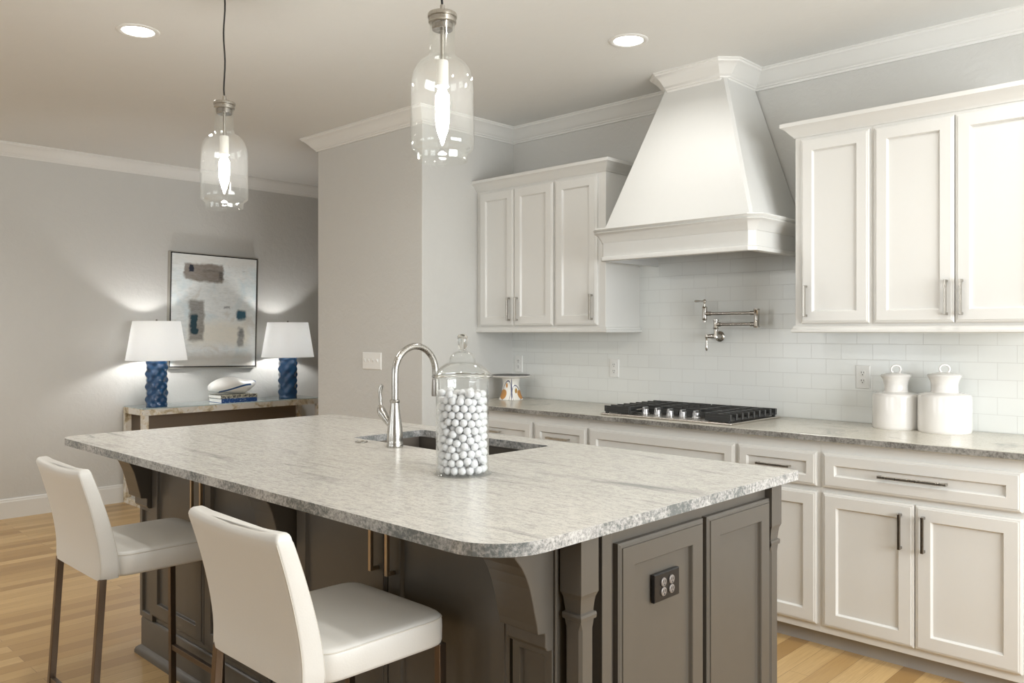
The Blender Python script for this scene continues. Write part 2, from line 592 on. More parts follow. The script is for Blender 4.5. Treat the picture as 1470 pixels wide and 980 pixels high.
# cornice
CROWN = [(0.0, -0.098), (0.010, -0.098), (0.013, -0.088), (0.019, -0.085), (0.022, -0.078), (0.028, -0.074),
         (0.036, -0.066), (0.048, -0.050), (0.064, -0.034), (0.078, -0.022), (0.086, -0.018), (0.090, -0.010), (0.096, -0.007), (0.096, 0.0), (0.0, 0.0)]
crown = [(o, CEIL + z) for o, z in CROWN]
HT0, HT1, HTY = -2.612, -2.235, 3.93            # top of the hood
c = 0.028
structure(MB().sweep([(XL, YF0), (XL, YFAR)], crown).build('trim_2', M['trim'], smooth=25))
path = [(XS2, YFAR), (XS2, YS), (XS, YS), (XS, YB), (HT0, YB), (HT0, HTY + c), (HT0 + c, HTY), (HT1 - c, HTY), (HT1, HTY + c), (HT1, YB), (XR, YB)]
structure(MB().sweep(path, crown).build('trim_3', M['trim'], smooth=25))

# baseboards
BB = [(0, 0), (0.016, 0), (0.016, 0.125), (0.012, 0.135), (0.012, 0.142), (0.006, 0.15), (0, 0.15)]
structure(MB().sweep([(XL, YF0), (XL, YFAR)], BB).build('baseboard_left', M['trim']))
structure(MB().sweep([(XS2, YFAR), (XS2, YS), (XS, YS), (XS, YB - 0.66)], BB).build('baseboard_partition', M['trim']))

# ------------------------------------------------------------------ cabinet parts
def door_mesh(fr, w, h, t=0.020, stile=0.058, edge=0.011):
    mb = MB()
    mb.nested(fr, [(0, 0), (0, t - 0.007), (edge * 0.5, t - 0.0035), (edge, t - 0.003), (edge + 0.001, t), (stile, t), (stile + 0.002, t - 0.002),
                   (stile + 0.005, t - 0.010), (stile + 0.007, t - 0.0125)], w, h)
    return mb

def pull(fr, u, v, length, vertical, mat, parent, stand=0.030, s=0.011):
    """square bar pull centred at (u, v), standing off the front"""
    mb = MB()
    h = length / 2
    def bx(u0, u1, v0, v1, n0, n1):
        p = lambda n: [fr(u0, v0, n), fr(u1, v0, n), fr(u1, v1, n), fr(u0, v1, n)]
        mb.hexa(p(n0), p(n1))
    if vertical:
        bx(u - s / 2, u + s / 2, v - h, v + h, stand - s, stand)
        for e in (v - h, v + h - s):
            bx(u - s / 2, u + s / 2, e, e + s, 0, stand - s)
    else:
        bx(u - h, u + h, v - s / 2, v + s / 2, stand - s, stand)
        for e in (u - h, u + h - s):
            bx(e, e + s, v - s / 2, v + s / 2, 0, stand - s)
    return mb.build('handle', mat, parent, bevel=0.0012)

def front(cab, kind, x0, x1, z0, z1, yface, mat, stile=0.058, handle=None, hmat=None):
    """a door, drawer or false front facing -Y; handle = (u, v, length, vertical)"""
    fr = face_minus_y(x0, yface, z0)
    d = door_mesh(fr, x1 - x0, z1 - z0, stile=stile).build(kind, mat, cab)
    if handle:
        fr2 = face_minus_y(x0, yface - 0.020, z0)
        pull(fr2, *handle, hmat, d)
    return d

# ------------------------------------------------------------------ wall cabinets
YU = 3.895                      # face of the wall cabinets
UZ0, UZ1 = 1.440, 2.372
def wall_cabinet(label, x0, x1, doors):
    cab = thing('wall_cabinet', label, 'cabinet', (x0, YB, UZ0), 'white wall cabinets')
    MB().box(x0, x1, YU, YB - 0.0102, UZ0, UZ1).build('cabinet_body', M['white'], cab, bevel=0.002)
    for (a, b, hu) in doors:
        front(cab, 'door', a, b, 1.459, 2.352, YU, M['white'], 0.056, (hu - a, 0.108, 0.152, True), M['nickel'])
    return cab
wall_cabinet('white two-door wall cabinet in the corner beside the tall grey side wall', XS, -3.393, [(-4.060, -3.742, -3.775), (-3.738, -3.404, -3.705)])
wall_cabinet('narrow white single-door wall cabinet with its side open to the range hood', -3.393, -3.000, [(-3.383, -3.055, -3.088)])
wall_cabinet('narrow white single-door wall cabinet on the pot filler side of the canisters', -1.830, -1.457, [(-1.795, -1.468, -1.766)])
wall_cabinet('white two-door wall cabinet above the pair of white canisters', -1.457, -0.745, [(-1.446, -1.109, -1.138), (-1.105, -0.768, -1.078)])

CC = [(0.0, 2.368), (0.006, 2.368), (0.010, 2.376), (0.015, 2.380), (0.024, 2.390), (0.036, 2.404), (0.047, 2.413), (0.056, 2.417), (0.056, 2.436), (0.0, 2.436)]
LR = [(0.0, 1.414), (0.010, 1.414), (0.016, 1.418), (0.016, 1.428), (0.010, 1.434), (0.008, 1.444), (0.004, 1.448), (0.0, 1.448)]
def around(x0, x1, left, right):
    p = []
    if left:
        p.append((x0, YB - 0.0102))
    p += [(x0, YU), (x1, YU)]
    if right:
        p.append((x1, YB - 0.0102))
    return p
tag(MB().sweep(around(XS + 0.001, -3.0, False, True), CC).build('cabinet_crown', M['white'], smooth=25),
    'white crown moulding along the tops of the wall cabinets left of the hood', 'crown moulding', 'crown mouldings on the cabinets')
tag(MB().sweep(around(-1.83, -0.745, True, False), CC).build('cabinet_crown', M['white'], smooth=25),
    'white crown moulding along the tops of the wall cabinets over the canisters', 'crown moulding', 'crown mouldings on the cabinets')
tag(MB().sweep(around(XS + 0.001, -3.0, False, True), LR).build('light_rail', M['white'], smooth=25),
    'white light rail under the wall cabinets left of the hood', 'light rail', 'light rails under the cabinets')
tag(MB().sweep(around(-1.83, -0.745, True, False), LR).build('light_rail', M['white'], smooth=25),
    'white light rail under the wall cabinets over the canisters', 'light rail', 'light rails under the cabinets')

# ------------------------------------------------------------------ base cabinets and worktop
YBF = 3.632                     # face frame of the base cabinets
CT, CTB = 0.959, 0.929          # worktop top and underside
def base_cabinet(label, x0, x1):
    cab = thing('base_cabinet', label, 'cabinet', (x0, YB, 0), 'white base cabinets')
    MB().box(x0, x1, YBF, YB - 0.002, 0.072, CTB).build('cabinet_body', M['white'], cab, bevel=0.0015)
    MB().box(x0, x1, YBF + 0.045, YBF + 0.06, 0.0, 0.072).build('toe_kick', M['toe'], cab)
    return cab
DZ0, DZ1 = 0.727, 0.880
def drawer(cab, x0, x1, hx=None, L=0.165, kind='drawer'):
    front(cab, kind, x0, x1, DZ0, DZ1, YBF, M['white'], 0.045 if x1 - x0 < .5 else 0.052, None if hx is None else (hx - x0, 0.077, L, False), M['nickel'])
def bdoor(cab, x0, x1, hu):
    front(cab, 'door', x0, x1, 0.108, 0.702, YBF, M['white'], 0.06, None if hu is None else (hu - x0, 0.594 - 0.115, 0.148, True), M['dark_nickel'])
b = base_cabinet('white base cabinet in the corner under the painted cake stand', XS + 0.003, -3.327)
drawer(b, -4.0, -3.338, -3.67)
bdoor(b, -4.0, -3.671, -3.71); bdoor(b, -3.667, -3.338, -3.63)
b = base_cabinet('narrow white base cabinet with one drawer just left of the cooktop', -3.327, -2.913)
drawer(b, -3.315, -2.923, -3.12)
bdoor(b, -3.315, -2.923, -2.96)
b = base_cabinet('wide white base cabinet with a plain false front under the cooktop', -2.913, -1.997)
drawer(b, -2.903, -2.006, None, kind='false_front')
bdoor(b, -2.903, -2.457, -2.50); bdoor(b, -2.453, -2.006, -2.41)
b = base_cabinet('white base cabinet with one drawer and door just right of the cooktop', -1.997, -1.586)
drawer(b, -1.988, -1.601, -1.80, 0.165)
bdoor(b, -1.988, -1.601, -1.95)
b = base_cabinet('white base cabinet with a wide drawer over two doors below the canisters', -1.586, -0.745)
drawer(b, -1.572, -0.797, -1.19, 0.27)
bdoor(b, -1.572, -1.186, -1.237); bdoor(b, -1.182, -0.797, -1.146)

tag(MB().box(XS + 0.001, -0.742, 3.597, YB - 0.0102, CTB, CT).build('worktop', M['granite_beige'], bevel=0.004, seg=3),
    'beige speckled granite worktop along the wall with grainy edge darkened as if shaded', 'countertop')

# ------------------------------------------------------------------ range hood
hood = thing('range_hood', 'tapered white range hood with a moulded band over the cooktop', 'range hood', (-2.417, YB, 1.82))
HX0, HX1, HYF = -2.887, -1.947, 3.69
HBZ, HBT, HCT = 1.820, 1.915, 1.994
c2 = 0.028
def hood_path(o=0.0):
    return [(HX0 - o, YB - 0.0102), (HX0 - o, HYF + c2), (HX0 + c2, HYF - o), (HX1 - c2, HYF - o), (HX1 + o, HYF + c2), (HX1 + o, YB - 0.0102)]
MB().sweep(hood_path(), [(0, HBZ), (0, HBT + 0.01), (-0.02, HBT + 0.01), (-0.02, HBZ)]).build('band', M['hood'], hood)
MB().sweep(hood_path(), [(0.0, HBZ - 0.006), (0.008, HBZ - 0.004), (0.010, HBZ + 0.006), (0.008, HBZ + 0.016), (0.0, HBZ + 0.02), (-0.022, HBZ + 0.02), (-0.024, HBZ - 0.006)]).build('bottom_bead', M['hood'], hood, smooth=30)
MB().sweep(hood_path(), [(0.0, HBT), (0.004, HBT), (0.008, HBT + 0.010), (0.014, HBT + 0.020), (0.022, HBT + 0.034), (0.034, HBT + 0.046), (0.044, HBT + 0.052), (0.046, HBT + 0.056),
                         (0.040, HBT + 0.060), (0.048, HBT + 0.066), (0.052, HBT + 0.072), (0.050, HBT + 0.078), (0.0, HBT + 0.079), (-0.02, HBT + 0.079), (-0.02, HBT)]).build('band_crown', M['hood'], hood, smooth=30)
mb = MB()
def hood_ring(z, xa, xb, yf, ch):
    return [(xa, YB - 0.0102, z), (xa, yf + ch, z), (xa + ch, yf, z), (xb - ch, yf, z), (xb, yf + ch, z), (xb, YB - 0.0102, z)]
rings = []
for k in range(9):
    s = k / 8
    z = HCT - 0.006 + s * (CEIL - 0.06 - HCT)
    e = s
    rings.append(hood_ring(z, HX0 + 0.012 + (HT0 - HX0 - 0.012) * e, HX1 - 0.012 + (HT1 - HX1 + 0.012) * e, HYF + 0.012 + (HTY - HYF - 0.012) * e, 0.014))
mb.loft(rings, True, True)
mb.build('hood_body', M['hood'], hood, smooth=20)
MB().box(HX0 + 0.02, HX1 - 0.02, HYF + 0.02, YB - 0.012, HBZ + 0.055, HBZ + 0.065).build('liner', M['steel'], hood)

# ------------------------------------------------------------------ island
IX0, IX1, IY0, IY1 = -3.945, -1.222, 1.222, 2.632
SX0, SX1, SY0, SY1 = -3.005, -2.208, 2.105, 2.50
def rounded(x0, x1, y0, y1, rads, n=8):
    pts = []
    for (cx, cy, a0, r) in ((x0, y0, PI, rads[0]), (x1, y0, 1.5 * PI, rads[1]), (x1, y1, 0, rads[2]), (x0, y1, 0.5 * PI, rads[3])):
        ox = cx + r if cx == x0 else cx - r
        oy = cy + r if cy == y0 else cy - r
        for i in range(n + 1):
            a = a0 + 0.5 * PI * i / n
            pts.append((ox + r * math.cos(a), oy + r * math.sin(a)))
    return pts
def slab_with_hole(outer, hole, z0, z1, name, mat):
    bm = bmesh.new()
    es = []
    for loop in (outer, hole):
        vs = [bm.verts.new((p[0], p[1], z0)) for p in loop]
        es += [bm.edges.new((vs[i], vs[(i + 1) % len(vs)])) for i in range(len(vs))]
    g = bmesh.ops.triangle_fill(bm, edges=es, use_beauty=True, use_dissolve=False)
    fs = [f for f in g['geom'] if isinstance(f, bmesh.types.BMFace)]
    ex = bmesh.ops.extrude_face_region(bm, geom=fs)
    bmesh.ops.translate(bm, verts=[v for v in ex['geom'] if isinstance(v, bmesh.types.BMVert)], vec=(0, 0, z1 - z0))
    bmesh.ops.recalc_face_normals(bm, faces=bm.faces)
    me = bpy.data.meshes.new(name)
    bm.to_mesh(me)
    bm.free()
    me.materials.append(mat)
    o = bpy.data.objects.new(name, me)
    COL.objects.link(o)
    W[o.name] = Vector((0, 0, 0))
    b = o.modifiers.new('edge', 'BEVEL')
    b.width, b.segments, b.limit_method, b.angle_limit = 0.004, 3, 'ANGLE', math.radians(50)
    return o
top = slab_with_hole(rounded(IX0, IX1, IY0, IY1, (0.09, 0.15, 0.012, 0.05)), list(reversed(rounded(SX0, SX1, SY0, SY1, (0.02,) * 4, 4))), CTB, CT, 'island_top', M['granite'])
tag(top, 'pale streaked granite top of the island with a sink cut-out', 'countertop')

BX0, BX1, BY0, BY1 = -3.72, -1.262, 1.505, 2.505     # island body
isl = thing('kitchen_island', 'dark grey panelled kitchen island with corbels and corner posts', 'island', (-2.49, 2.0, 0))
body = MB()
wth = 0.02
body.box(BX0, -1.306, BY0, BY0 + wth, 0, CTB)
body.box(-1.320, -1.292, 1.545, 1.62, 0, CTB)
body.box(-1.325, -1.306, BY0 + wth, 1.56, 0, CTB)
body.box(BX0, BX1, BY1 - wth, BY1, 0, CTB)
body.box(BX0, BX0 + wth, BY0 + wth, BY1 - wth, 0, CTB)
body.box(BX1 - 0.06, BX1, 1.614, BY1 - wth, 0, CTB)
body.build('cabinet_body', M['island'], isl, bevel=0.002)
SK = [(0.0, 0.03), (0.012, 0.03), (0.012, 0.150), (0.009, 0.158), (0.004, 0.162), (0.0, 0.162)]
SH = [(0.0, 0.0), (0.034, 0.0), (0.034, 0.012), (0.030, 0.022), (0.022, 0.030), (0.012, 0.036), (0.0, 0.036)]
loop = [(BX0, BY1), (BX0, BY0), (BX1, BY0), (BX1, BY1)]
MB().sweep(loop, SK, closed=True).build('skirting', M['island'], isl, smooth=25)
MB().sweep(loop, SH, closed=True).build('shoe_moulding', M['island'], isl, smooth=25)
for (a, b_, hu) in ((-3.612, -3.124, -3.160), (-3.120, -2.62, -3.082), (-2.45, -1.953, -1.990), (-1.949, -1.452, -1.912)):
    fr = face_minus_y(a, BY0, 0.19)
    d = door_mesh(fr, b_ - a, 0.90 - 0.19, stile=0.062, edge=0.012).build('door', M['island'], isl)
    pull(face_minus_y(a, BY0 - 0.020, 0.19), hu - a, 0.605 - 0.0, 0.158, True, M['bronze'], d, 0.032, 0.011)
for (a, b_) in ((1.668, 2.068), (2.088, 2.468)):
    fr = face_plus_x(BX1, a, 0.19)
    d = door_mesh(fr, b_ - a, 0.888 - 0.19, t=0.022, stile=0.062, edge=0.012).build('end_panel', M['island'], isl)
    if a < 2:
        fo = face_plus_x(BX1 + 0.0135, 1.815, 0.706)
        ob = MB().nested(fo, [(0, 0), (0, 0.009), (0.002, 0.011)], 0.118, 0.074).build('outlet', M['black'], isl)
        ob['label'] = 'black double outlet box'
        for u in (0.040, 0.078):
            rm = MB()
            for v in (0.024, 0.049):
                rm.lathe([(0, 0), (0.0125, 0), (0.0125, 0.003), (0.010, 0.0045), (0, 0.0045)], (0, 0, 0), 20, 'x')
            n = len(rm.v) // 2
            for i in range(len(rm.v)):
                x, y, z = rm.v[i]
                v = 0.024 if i < n else 0.049
                rm.v[i] = (BX1 + 0.0135 + 0.0105 + x, 1.815 + u + y, 0.706 + v + z * 0.95)
            rm.build('socket', M['grey_socket'], ob, smooth=30)
            sm = MB()
            for v in (0.024, 0.049):
                for du in (-0.004, 0.004):
                    x = BX1 + 0.0285
                    sm.box(x - 0.001, x + 0.0006, 1.815 + u + du - 0.001, 1.815 + u + du + 0.001, 0.706 + v - 0.001, 0.706 + v + 0.006)
                sm.box(BX1 + 0.0275, BX1 + 0.0291, 1.815 + u - 0.002, 1.815 + u + 0.002, 0.706 + v - 0.008, 0.706 + v - 0.004)
            sm.build('socket_slots', M['slot'], ob)

def corbel(xc):
    mb = MB()
    w = 0.0650
    y0 = BY0
    zt = CTB
    prof = [(0.0, zt), (0.205, zt), (0.205, zt - 0.030), (0.190, zt - 0.042), (0.170, zt - 0.058), (0.150, zt - 0.082), (0.132, zt - 0.112), (0.118, zt - 0.146),
            (0.106, zt - 0.180), (0.096, zt - 0.205), (0.092, zt - 0.225), (0.055, zt - 0.229), (0.055, zt - 0.262), (0.046, zt - 0.272), (0.034, zt - 0.274), (0.0, zt - 0.274)]
    mb.prism(prof, lambda u, v, k: (xc - w + 2 * w * k, y0 - u * 0.70, v))
    return mb.build('corbel', M['island'], isl, bevel=0.003)
for xc in (-3.672, -2.535, -1.374):
    corbel(xc)
    # framed pilaster under each corbel
    fr = face_minus_y(xc - 0.0650, BY0, 0.165)
    MB().nested(fr, [(0, 0), (0, 0.016), (0.022, 0.016), (0.024, 0.014), (0.028, 0.005)], 0.130, CTB - 0.270 - 0.165).build('pilaster', M['island'], isl)

def corner_post(x, y, sx, sy):
    """square post whose outer corner is at (x, y), growing inwards along sx, sy"""
    mb = MB()
    def ring(i, s, z, ch=0.0):
        x0, x1 = x + sx * i, x + sx * (i + s)
        y0, y1 = y + sy * i, y + sy * (i + s)
        if ch <= 0:
            ch = 0.0005
        xa, xb, ya, yb = min(x0, x1), max(x0, x1), min(y0, y1), max(y0, y1)
        return [(xa + ch, ya, z), (xb - ch, ya, z), (xb, ya + ch, z), (xb, yb - ch, z), (xb - ch, yb, z), (xa + ch, yb, z), (xa, yb - ch, z), (xa, ya + ch, z)]
    S = 0.066
    r = [ring(0, S, CTB), ring(0, S, 0.797), ring(0.001, S - 0.002, 0.795), ring(0.005, S - 0.010, 0.785), ring(0.007, S - 0.014, 0.772), ring(0.0085, S - 0.017, 0.757), ring(0.009, S - 0.018, 0.750),
         ring(0.004, S - 0.008, 0.748), ring(0.003, S - 0.006, 0.742), ring(0.004, S - 0.008, 0.733), ring(0.008, S - 0.016, 0.731), ring(0.008, S - 0.016, 0.71, 0.007), ring(0.008, S - 0.016, 0.28, 0.007),
         ring(0.007, S - 0.014, 0.275), ring(0.006, S - 0.012, 0.268), ring(0.007, S - 0.014, 0.262), ring(0.0, S, 0.245), ring(0, S, 0.0)]
    mb.loft(r)
    return mb.build('corner_post', M['island'], isl)
corner_post(-1.232, 1.506, -1, 1)
corner_post(-1.238, 2.535, -1, -1)
MB().box(BX1 - 0.001, BX1 + 0.008, 1.614, 1.654, 0.165, CTB).build('stile', M['island'], isl, bevel=0.002)
MB().box(-1.3085, -1.3015, BY0 - 0.010, BY0 + 0.001, 0.165, CTB).build('stile', M['island'], isl, bevel=0.003)

# ------------------------------------------------------------------ sink, faucet, air switch
sink = thing('sink', 'undermount stainless steel sink set in the island top', 'sink', (-2.607, 2.30, 0.70))
sx0, sx1, sy0, sy1 = SX0 - 0.008, SX1 + 0.008, SY0 - 0.008, SY1 + 0.008
basin = MB()
rim = 0.018
ro = lambda e, z, r: [(p[0], p[1], z) for p in rounded(sx0 - e, sx1 + e, sy0 - e, sy1 + e, (r,) * 4, 5)]
basin.loft([ro(rim, CTB - 0.001, 0.03), ro(0, CTB - 0.001, 0.022), ro(-0.004, 0.74, 0.022), ro(-0.02, 0.722, 0.02)], True, False)
n = len(basin.v)
basin.f.append(tuple(range(n - 24, n)))
basin.loft([ro(rim, CTB - 0.001, 0.03), ro(rim, CTB - 0.004, 0.03), ro(0.003, CTB - 0.004, 0.022), ro(0.003, 0.715, 0.022)], True, False)
basin.build('basin', M['sink'], sink, smooth=40)
MB().lathe([(0, 0.7225), (0.045, 0.7225), (0.043, 0.7255), (0.03, 0.727), (0.028, 0.7235), (0, 0.7235)], (-2.607, 2.32, 0), 28).build('drain', M['steel'], sink, smooth=40)
MB().box(-2.612, -2.602, sy0 + 0.004, sy1 - 0.004, 0.7225, 0.86).build('divider', M['sink'], sink, bevel=0.003)

FX, FY = -2.629, 2.045
fau = thing('faucet', 'brushed steel gooseneck faucet standing behind the island sink', 'faucet', (FX, FY, CT))
MB().lathe([(0, CT), (0.0325, CT), (0.0335, CT + 0.004), (0.0325, CT + 0.016), (0.0315, CT + 0.018), (0.0322, CT + 0.03), (0.0318, CT + 0.05), (0.029, CT + 0.08), (0.025, CT + 0.11), (0.021, CT + 0.14), (0.0185, CT + 0.165),
            (0.018, CT + 0.176), (0.0205, CT + 0.179), (0.0205, CT + 0.187), (0.016, CT + 0.19), (0, CT + 0.19)], (FX, FY, 0), 40).build('faucet_body', M['faucet'], fau, smooth=40)
R_ = 0.106
pts = [(FX, FY, CT + 0.18), (FX, FY, 1.20), (FX, FY, 1.25)]
for k in range(1, 21):
    a = PI - k / 20 * PI * 1.02
    pts.append((FX, FY + R_ + R_ * math.cos(a), 1.253 + R_ * math.sin(a)))
pts.append((FX, pts[-1][1] + 0.002, 1.215))
MB().tube(pts, 0.0135, 18).build('spout', M['faucet'], fau, smooth=60)
ex, ez = pts[-1][1], 1.222
MB().lathe([(0, ez), (0.0145, ez), (0.0155, ez - 0.006), (0.0165, ez - 0.03), (0.0178, ez - 0.06), (0.017, ez - 0.072), (0, ez - 0.072)], (FX, ex, 0), 24).build('spray_head', M['dark_nickel'], fau, smooth=40)
hd = Vector((-0.93, -0.36, 0))
q = lambda d, z: (FX + hd.x * d, FY + hd.y * d, z)
lev = MB().tube([q(0.012, 1.035), q(0.035, 1.062), q(0.052, 1.084), q(0.060, 1.094)], [0.010, 0.0135, 0.0175, 0.0185], 16)
lev.tube([q(0.060, 1.095), q(0.064, 1.106), q(0.066, 1.118), q(0.066, 1.125)], [0.0185, 0.017, 0.012, 0.007], 16)
lev.tube([q(0.066, 1.12), q(0.068, 1.15), q(0.070, 1.175), q(0.066, 1.195), q(0.060, 1.205)], [0.0065, 0.0078, 0.0085, 0.009, 0.0065], 14)
lev.build('lever', M['faucet'], fau, smooth=50)
ring = MB().lathe([(0, CT), (0.025, CT), (0.0265, CT + 0.002), (0.0255, CT + 0.0045), (0.0225, CT + 0.0045), (0.0215, CT + 0.002), (0, CT + 0.0022)], (-2.848, 2.04, 0), 32).build('air_switch_button', M['faucet'], smooth=40)
tag(ring, 'small round steel button on the island top left of the faucet', 'button')

# ------------------------------------------------------------------ cooktop
ck = thing('gas_cooktop', 'stainless gas cooktop with black iron grates set on the wall worktop', 'cooktop', (-2.45, 3.9, CT))
KX0, KX1, KY0, KY1 = -2.856, -2.046, 3.655, 4.180
MB().box(KX0, KX1, KY0, KY1, CT, CT + 0.010).build('cooktop_tray', M['steel'], ck, bevel=0.004, seg=3)
GZ0, GZ1 = CT + 0.018, CT + 0.050
def grate(x0, x1, xin0, xin1):
    """cast grate; the span xin0..xin1 stops short of the front to leave room for the knobs"""
    g = MB()
    yb, yf, ym = KY1 - 0.022, KY0 + 0.028, KY0 + 0.175
    ox0, ox1 = (x0, xin0) if x0 < xin0 - 0.01 else (xin1, x1)
    # feet frame
    for (a, b_, y) in ((x0, x1, yb), (ox0, ox1, yf), (xin0, xin1, ym)):
        g.box(a, b_, y - 0.006, y + 0.006, GZ0 - 0.004, GZ1 - 0.012)
    for x in (x0 + 0.006, x1 - 0.006, xin0 if ox0 == x0 else xin1):
        g.box(x - 0.006, x + 0.006, (yf if abs(x - ox0) < 0.012 or abs(x - ox1) < 0.012 else ym), yb, GZ0 - 0.002, GZ0 + 0.010)
    # bars along the run, each ending in a raised tooth on the outer side
    k = 9
    for i in range(k):
        y = yf + (yb - yf) * i / (k - 1)
        a, b_ = (x0, x1) if y >= ym - 0.005 else (ox0, ox1)
        g.box(a, b_, y - 0.0045, y + 0.0045, GZ1 - 0.016, GZ1)
        xo = x0 if ox0 == x0 else x1
        g.box(xo - 0.006, xo + 0.006, y - 0.007, y + 0.007, GZ0, GZ1)
    for x in ((ox0 + ox1) / 2, (xin0 + xin1) / 2, (xin0 if ox0 == x0 else xin1)):
        g.box(x - 0.0045, x + 0.0045, (yf if ox0 - .01 <= x <= ox1 + .01 else ym), yb, GZ1 - 0.015, GZ1 + 0.001)
    for x in (x0 + 0.01, x1 - 0.01):
        for y in (yf if ox0 - .012 <= x <= ox1 + .012 else ym, yb):
            g.box(x - 0.008, x + 0.008, y - 0.008, y + 0.008, CT + 0.010, GZ0)
    return g.build('grate', M['iron'], ck, bevel=0.0015, seg=1)
grate(KX0 + 0.02, -2.455, -2.675, -2.455)
grate(-2.447, KX1 - 0.02, -2.447, -2.205)
for (x, y, r) in ((-2.765, 3.80, 0.045), (-2.765, 4.06, 0.038), (-2.45, 4.03, 0.052), (-2.13, 3.80, 0.036), (-2.13, 4.06, 0.045)):
    MB().lathe([(0, CT + 0.010), (r + 0.012, CT + 0.010), (r + 0.008, CT + 0.016), (r, CT + 0.018), (r, CT + 0.025), (r - 0.004, CT + 0.028), (0, CT + 0.028)], (x, y, 0), 28).build('burner', M['iron'], ck, smooth=40)
for i in range(5):
    x, y = -2.622 + i * 0.0792, 3.758
    kb = MB().lathe([(0, CT + 0.010), (0.022, CT + 0.010), (0.022, CT + 0.016), (0.0195, CT + 0.018), (0.018, CT + 0.036), (0.0165, CT + 0.040), (0, CT + 0.040)], (x, y, 0), 28)
    kb.box(x - 0.006, x + 0.006, y - 0.021, y + 0.021, CT + 0.028, CT + 0.050)
    kb.build('knob', M['knob'], ck, smooth=40, bevel=0.0015)
for (xa, xb) in ((KX0 + 0.03, -2.69), (-2.19, KX1 - 0.03)):
    MB().tube([(xa, KY0 + 0.030, CT + 0.026), (xb, KY0 + 0.030, CT + 0.030)], 0.006, 10).build('trim_rod', M['steel'], ck, smooth=60)

# ------------------------------------------------------------------ pot filler
pf = thing('pot_filler', 'brushed nickel folding pot filler on the tiles above the cooktop', 'pot filler', (-2.444, YB - 0.0102, 1.392))
PFY = 4.150
PFW = YB - 0.0102
MB().lathe([(0, 0), (0.030, 0), (0.031, 0.004), (0.027, 0.010), (0.017, 0.014), (0.014, 0.020), (0.013, 0.05), (0.016, 0.060), (0.016, 0.085), (0.012, 0.096), (0, 0.096)], (-2.444, PFW, 1.392), 28, '-y').build('wall_flange', M['filler'], pf, smooth=40)
pv = MB().tube([(-2.436, PFY, 1.392), (-2.420, PFY, 1.392)], 0.013, 16)
pv.lathe([(0, 1.385), (0.015, 1.385), (0.016, 1.40), (0.012, 1.407), (0.012, 1.432), (0.017, 1.437), (0.0135, 1.442), (0.0135, 1.476), (0.017, 1.480), (0.017, 1.488), (0, 1.490)], (-2.418, PFY, 0), 22)
pv.tube([(-2.418, PFY, 1.392), (-2.445, PFY - 0.012, 1.393), (-2.462, PFY - 0.02, 1.393)], [0.012, 0.013, 0.010], 14)
pv.build('pivot', M['filler'], pf, smooth=40)
lv = MB().lathe([(0, 1.404), (0.008, 1.402), (0.0105, 1.394), (0.009, 1.386), (0.0055, 1.380), (0.0055, 1.365), (0.0065, 1.35), (0.008, 1.335), (0.0075, 1.322), (0.004, 1.312), (0, 1.310)], (-2.464, PFY - 0.022, 0), 16)
lv.build('lever', M['filler'], pf, smooth=50)
MB().tube([(-2.404, PFY, 1.460), (-2.19, PFY, 1.460)], 0.0088, 16).tube([(-2.412, PFY, 1.460), (-2.390, PFY, 1.460)], 0.0125, 16).tube([(-2.205, PFY, 1.460), (-2.180, PFY, 1.460)], 0.0120, 16).build('lower_arm', M['filler'], pf, smooth=50)
MB().lathe([(0, 1.440), (0.0165, 1.441), (0.0175, 1.447), (0.0155, 1.450), (0.0155, 1.534), (0.0175, 1.537), (0.0165, 1.544), (0, 1.545)], (-2.170, PFY, 0), 24).build('elbow', M['filler'], pf, smooth=40)
MB().tube([(-2.475, PFY, 1.521), (-2.19, PFY, 1.521)], 0.0088, 16).tube([(-2.482, PFY, 1.521), (-2.452, PFY, 1.521)], 0.0125, 16).tube([(-2.205, PFY, 1.521), (-2.180, PFY, 1.521)], 0.0120, 16).build('upper_arm', M['filler'], pf, smooth=50)
MB().lathe([(0, 1.474), (0.010, 1.474), (0.010, 1.482), (0.0135, 1.486), (0.0145, 1.50), (0.0145, 1.552), (0.0155, 1.556), (0.013, 1.561), (0.007, 1.566), (0.0055, 1.580), (0.009, 1.588), (0.009, 1.596), (0.005, 1.603), (0, 1.604)], (-2.490, PFY, 0), 22).build('spout_valve', M['filler'], pf, smooth=40)
MB().tube([(-2.490, PFY, 1.592), (-2.512, PFY - 0.004, 1.593), (-2.528, PFY - 0.006, 1.594), (-2.545, PFY - 0.008, 1.594), (-2.553, PFY - 0.009, 1.595)], [0.0055, 0.004, 0.006, 0.0065, 0.002], 12).build('lever', M['filler'], pf, smooth=50)

# ------------------------------------------------------------------ wall outlets and switch
def wall_outlet(x, z, label, w=0.072, h=0.118):
    y = YB - 0.0102
    o = thing('wall_outlet', label, 'outlet', (x, y, z), 'outlets on the tiled wall')
    MB().nested(face_minus_y(x - w / 2, y, z - h / 2), [(0, 0), (0, 0.003), (0.004, 0.006)], w, h).build('cover_plate', M['plate'], o)
    for dz in (0.020, -0.020):
        fc = MB().lathe([(0, 0.0058), (0.0165, 0.0058), (0.0165, 0.0075), (0.0155, 0.0085), (0, 0.0085)], (x, y, z + dz), 24, '-y')
        f = fc.build('socket', M['plate'], o, smooth=30)
        sm = MB()
        for dx in (-0.006, 0.006):
            sm.box(x + dx - 0.0012, x + dx + 0.0012, y - 0.0090, y - 0.0080, z + dz - 0.001, z + dz + 0.008)
        sm.box(x - 0.0025, x + 0.0025, y - 0.0090, y - 0.0080, z + dz - 0.0105, z + dz - 0.0055)
        sm.build('slots', M['slot'], f)
    return o
wall_outlet(-4.035, 1.193, 'white wall outlet in the corner behind the painted cake stand')
wall_outlet(-3.195, 1.188, 'white wall outlet on the tiles just left of the cooktop')
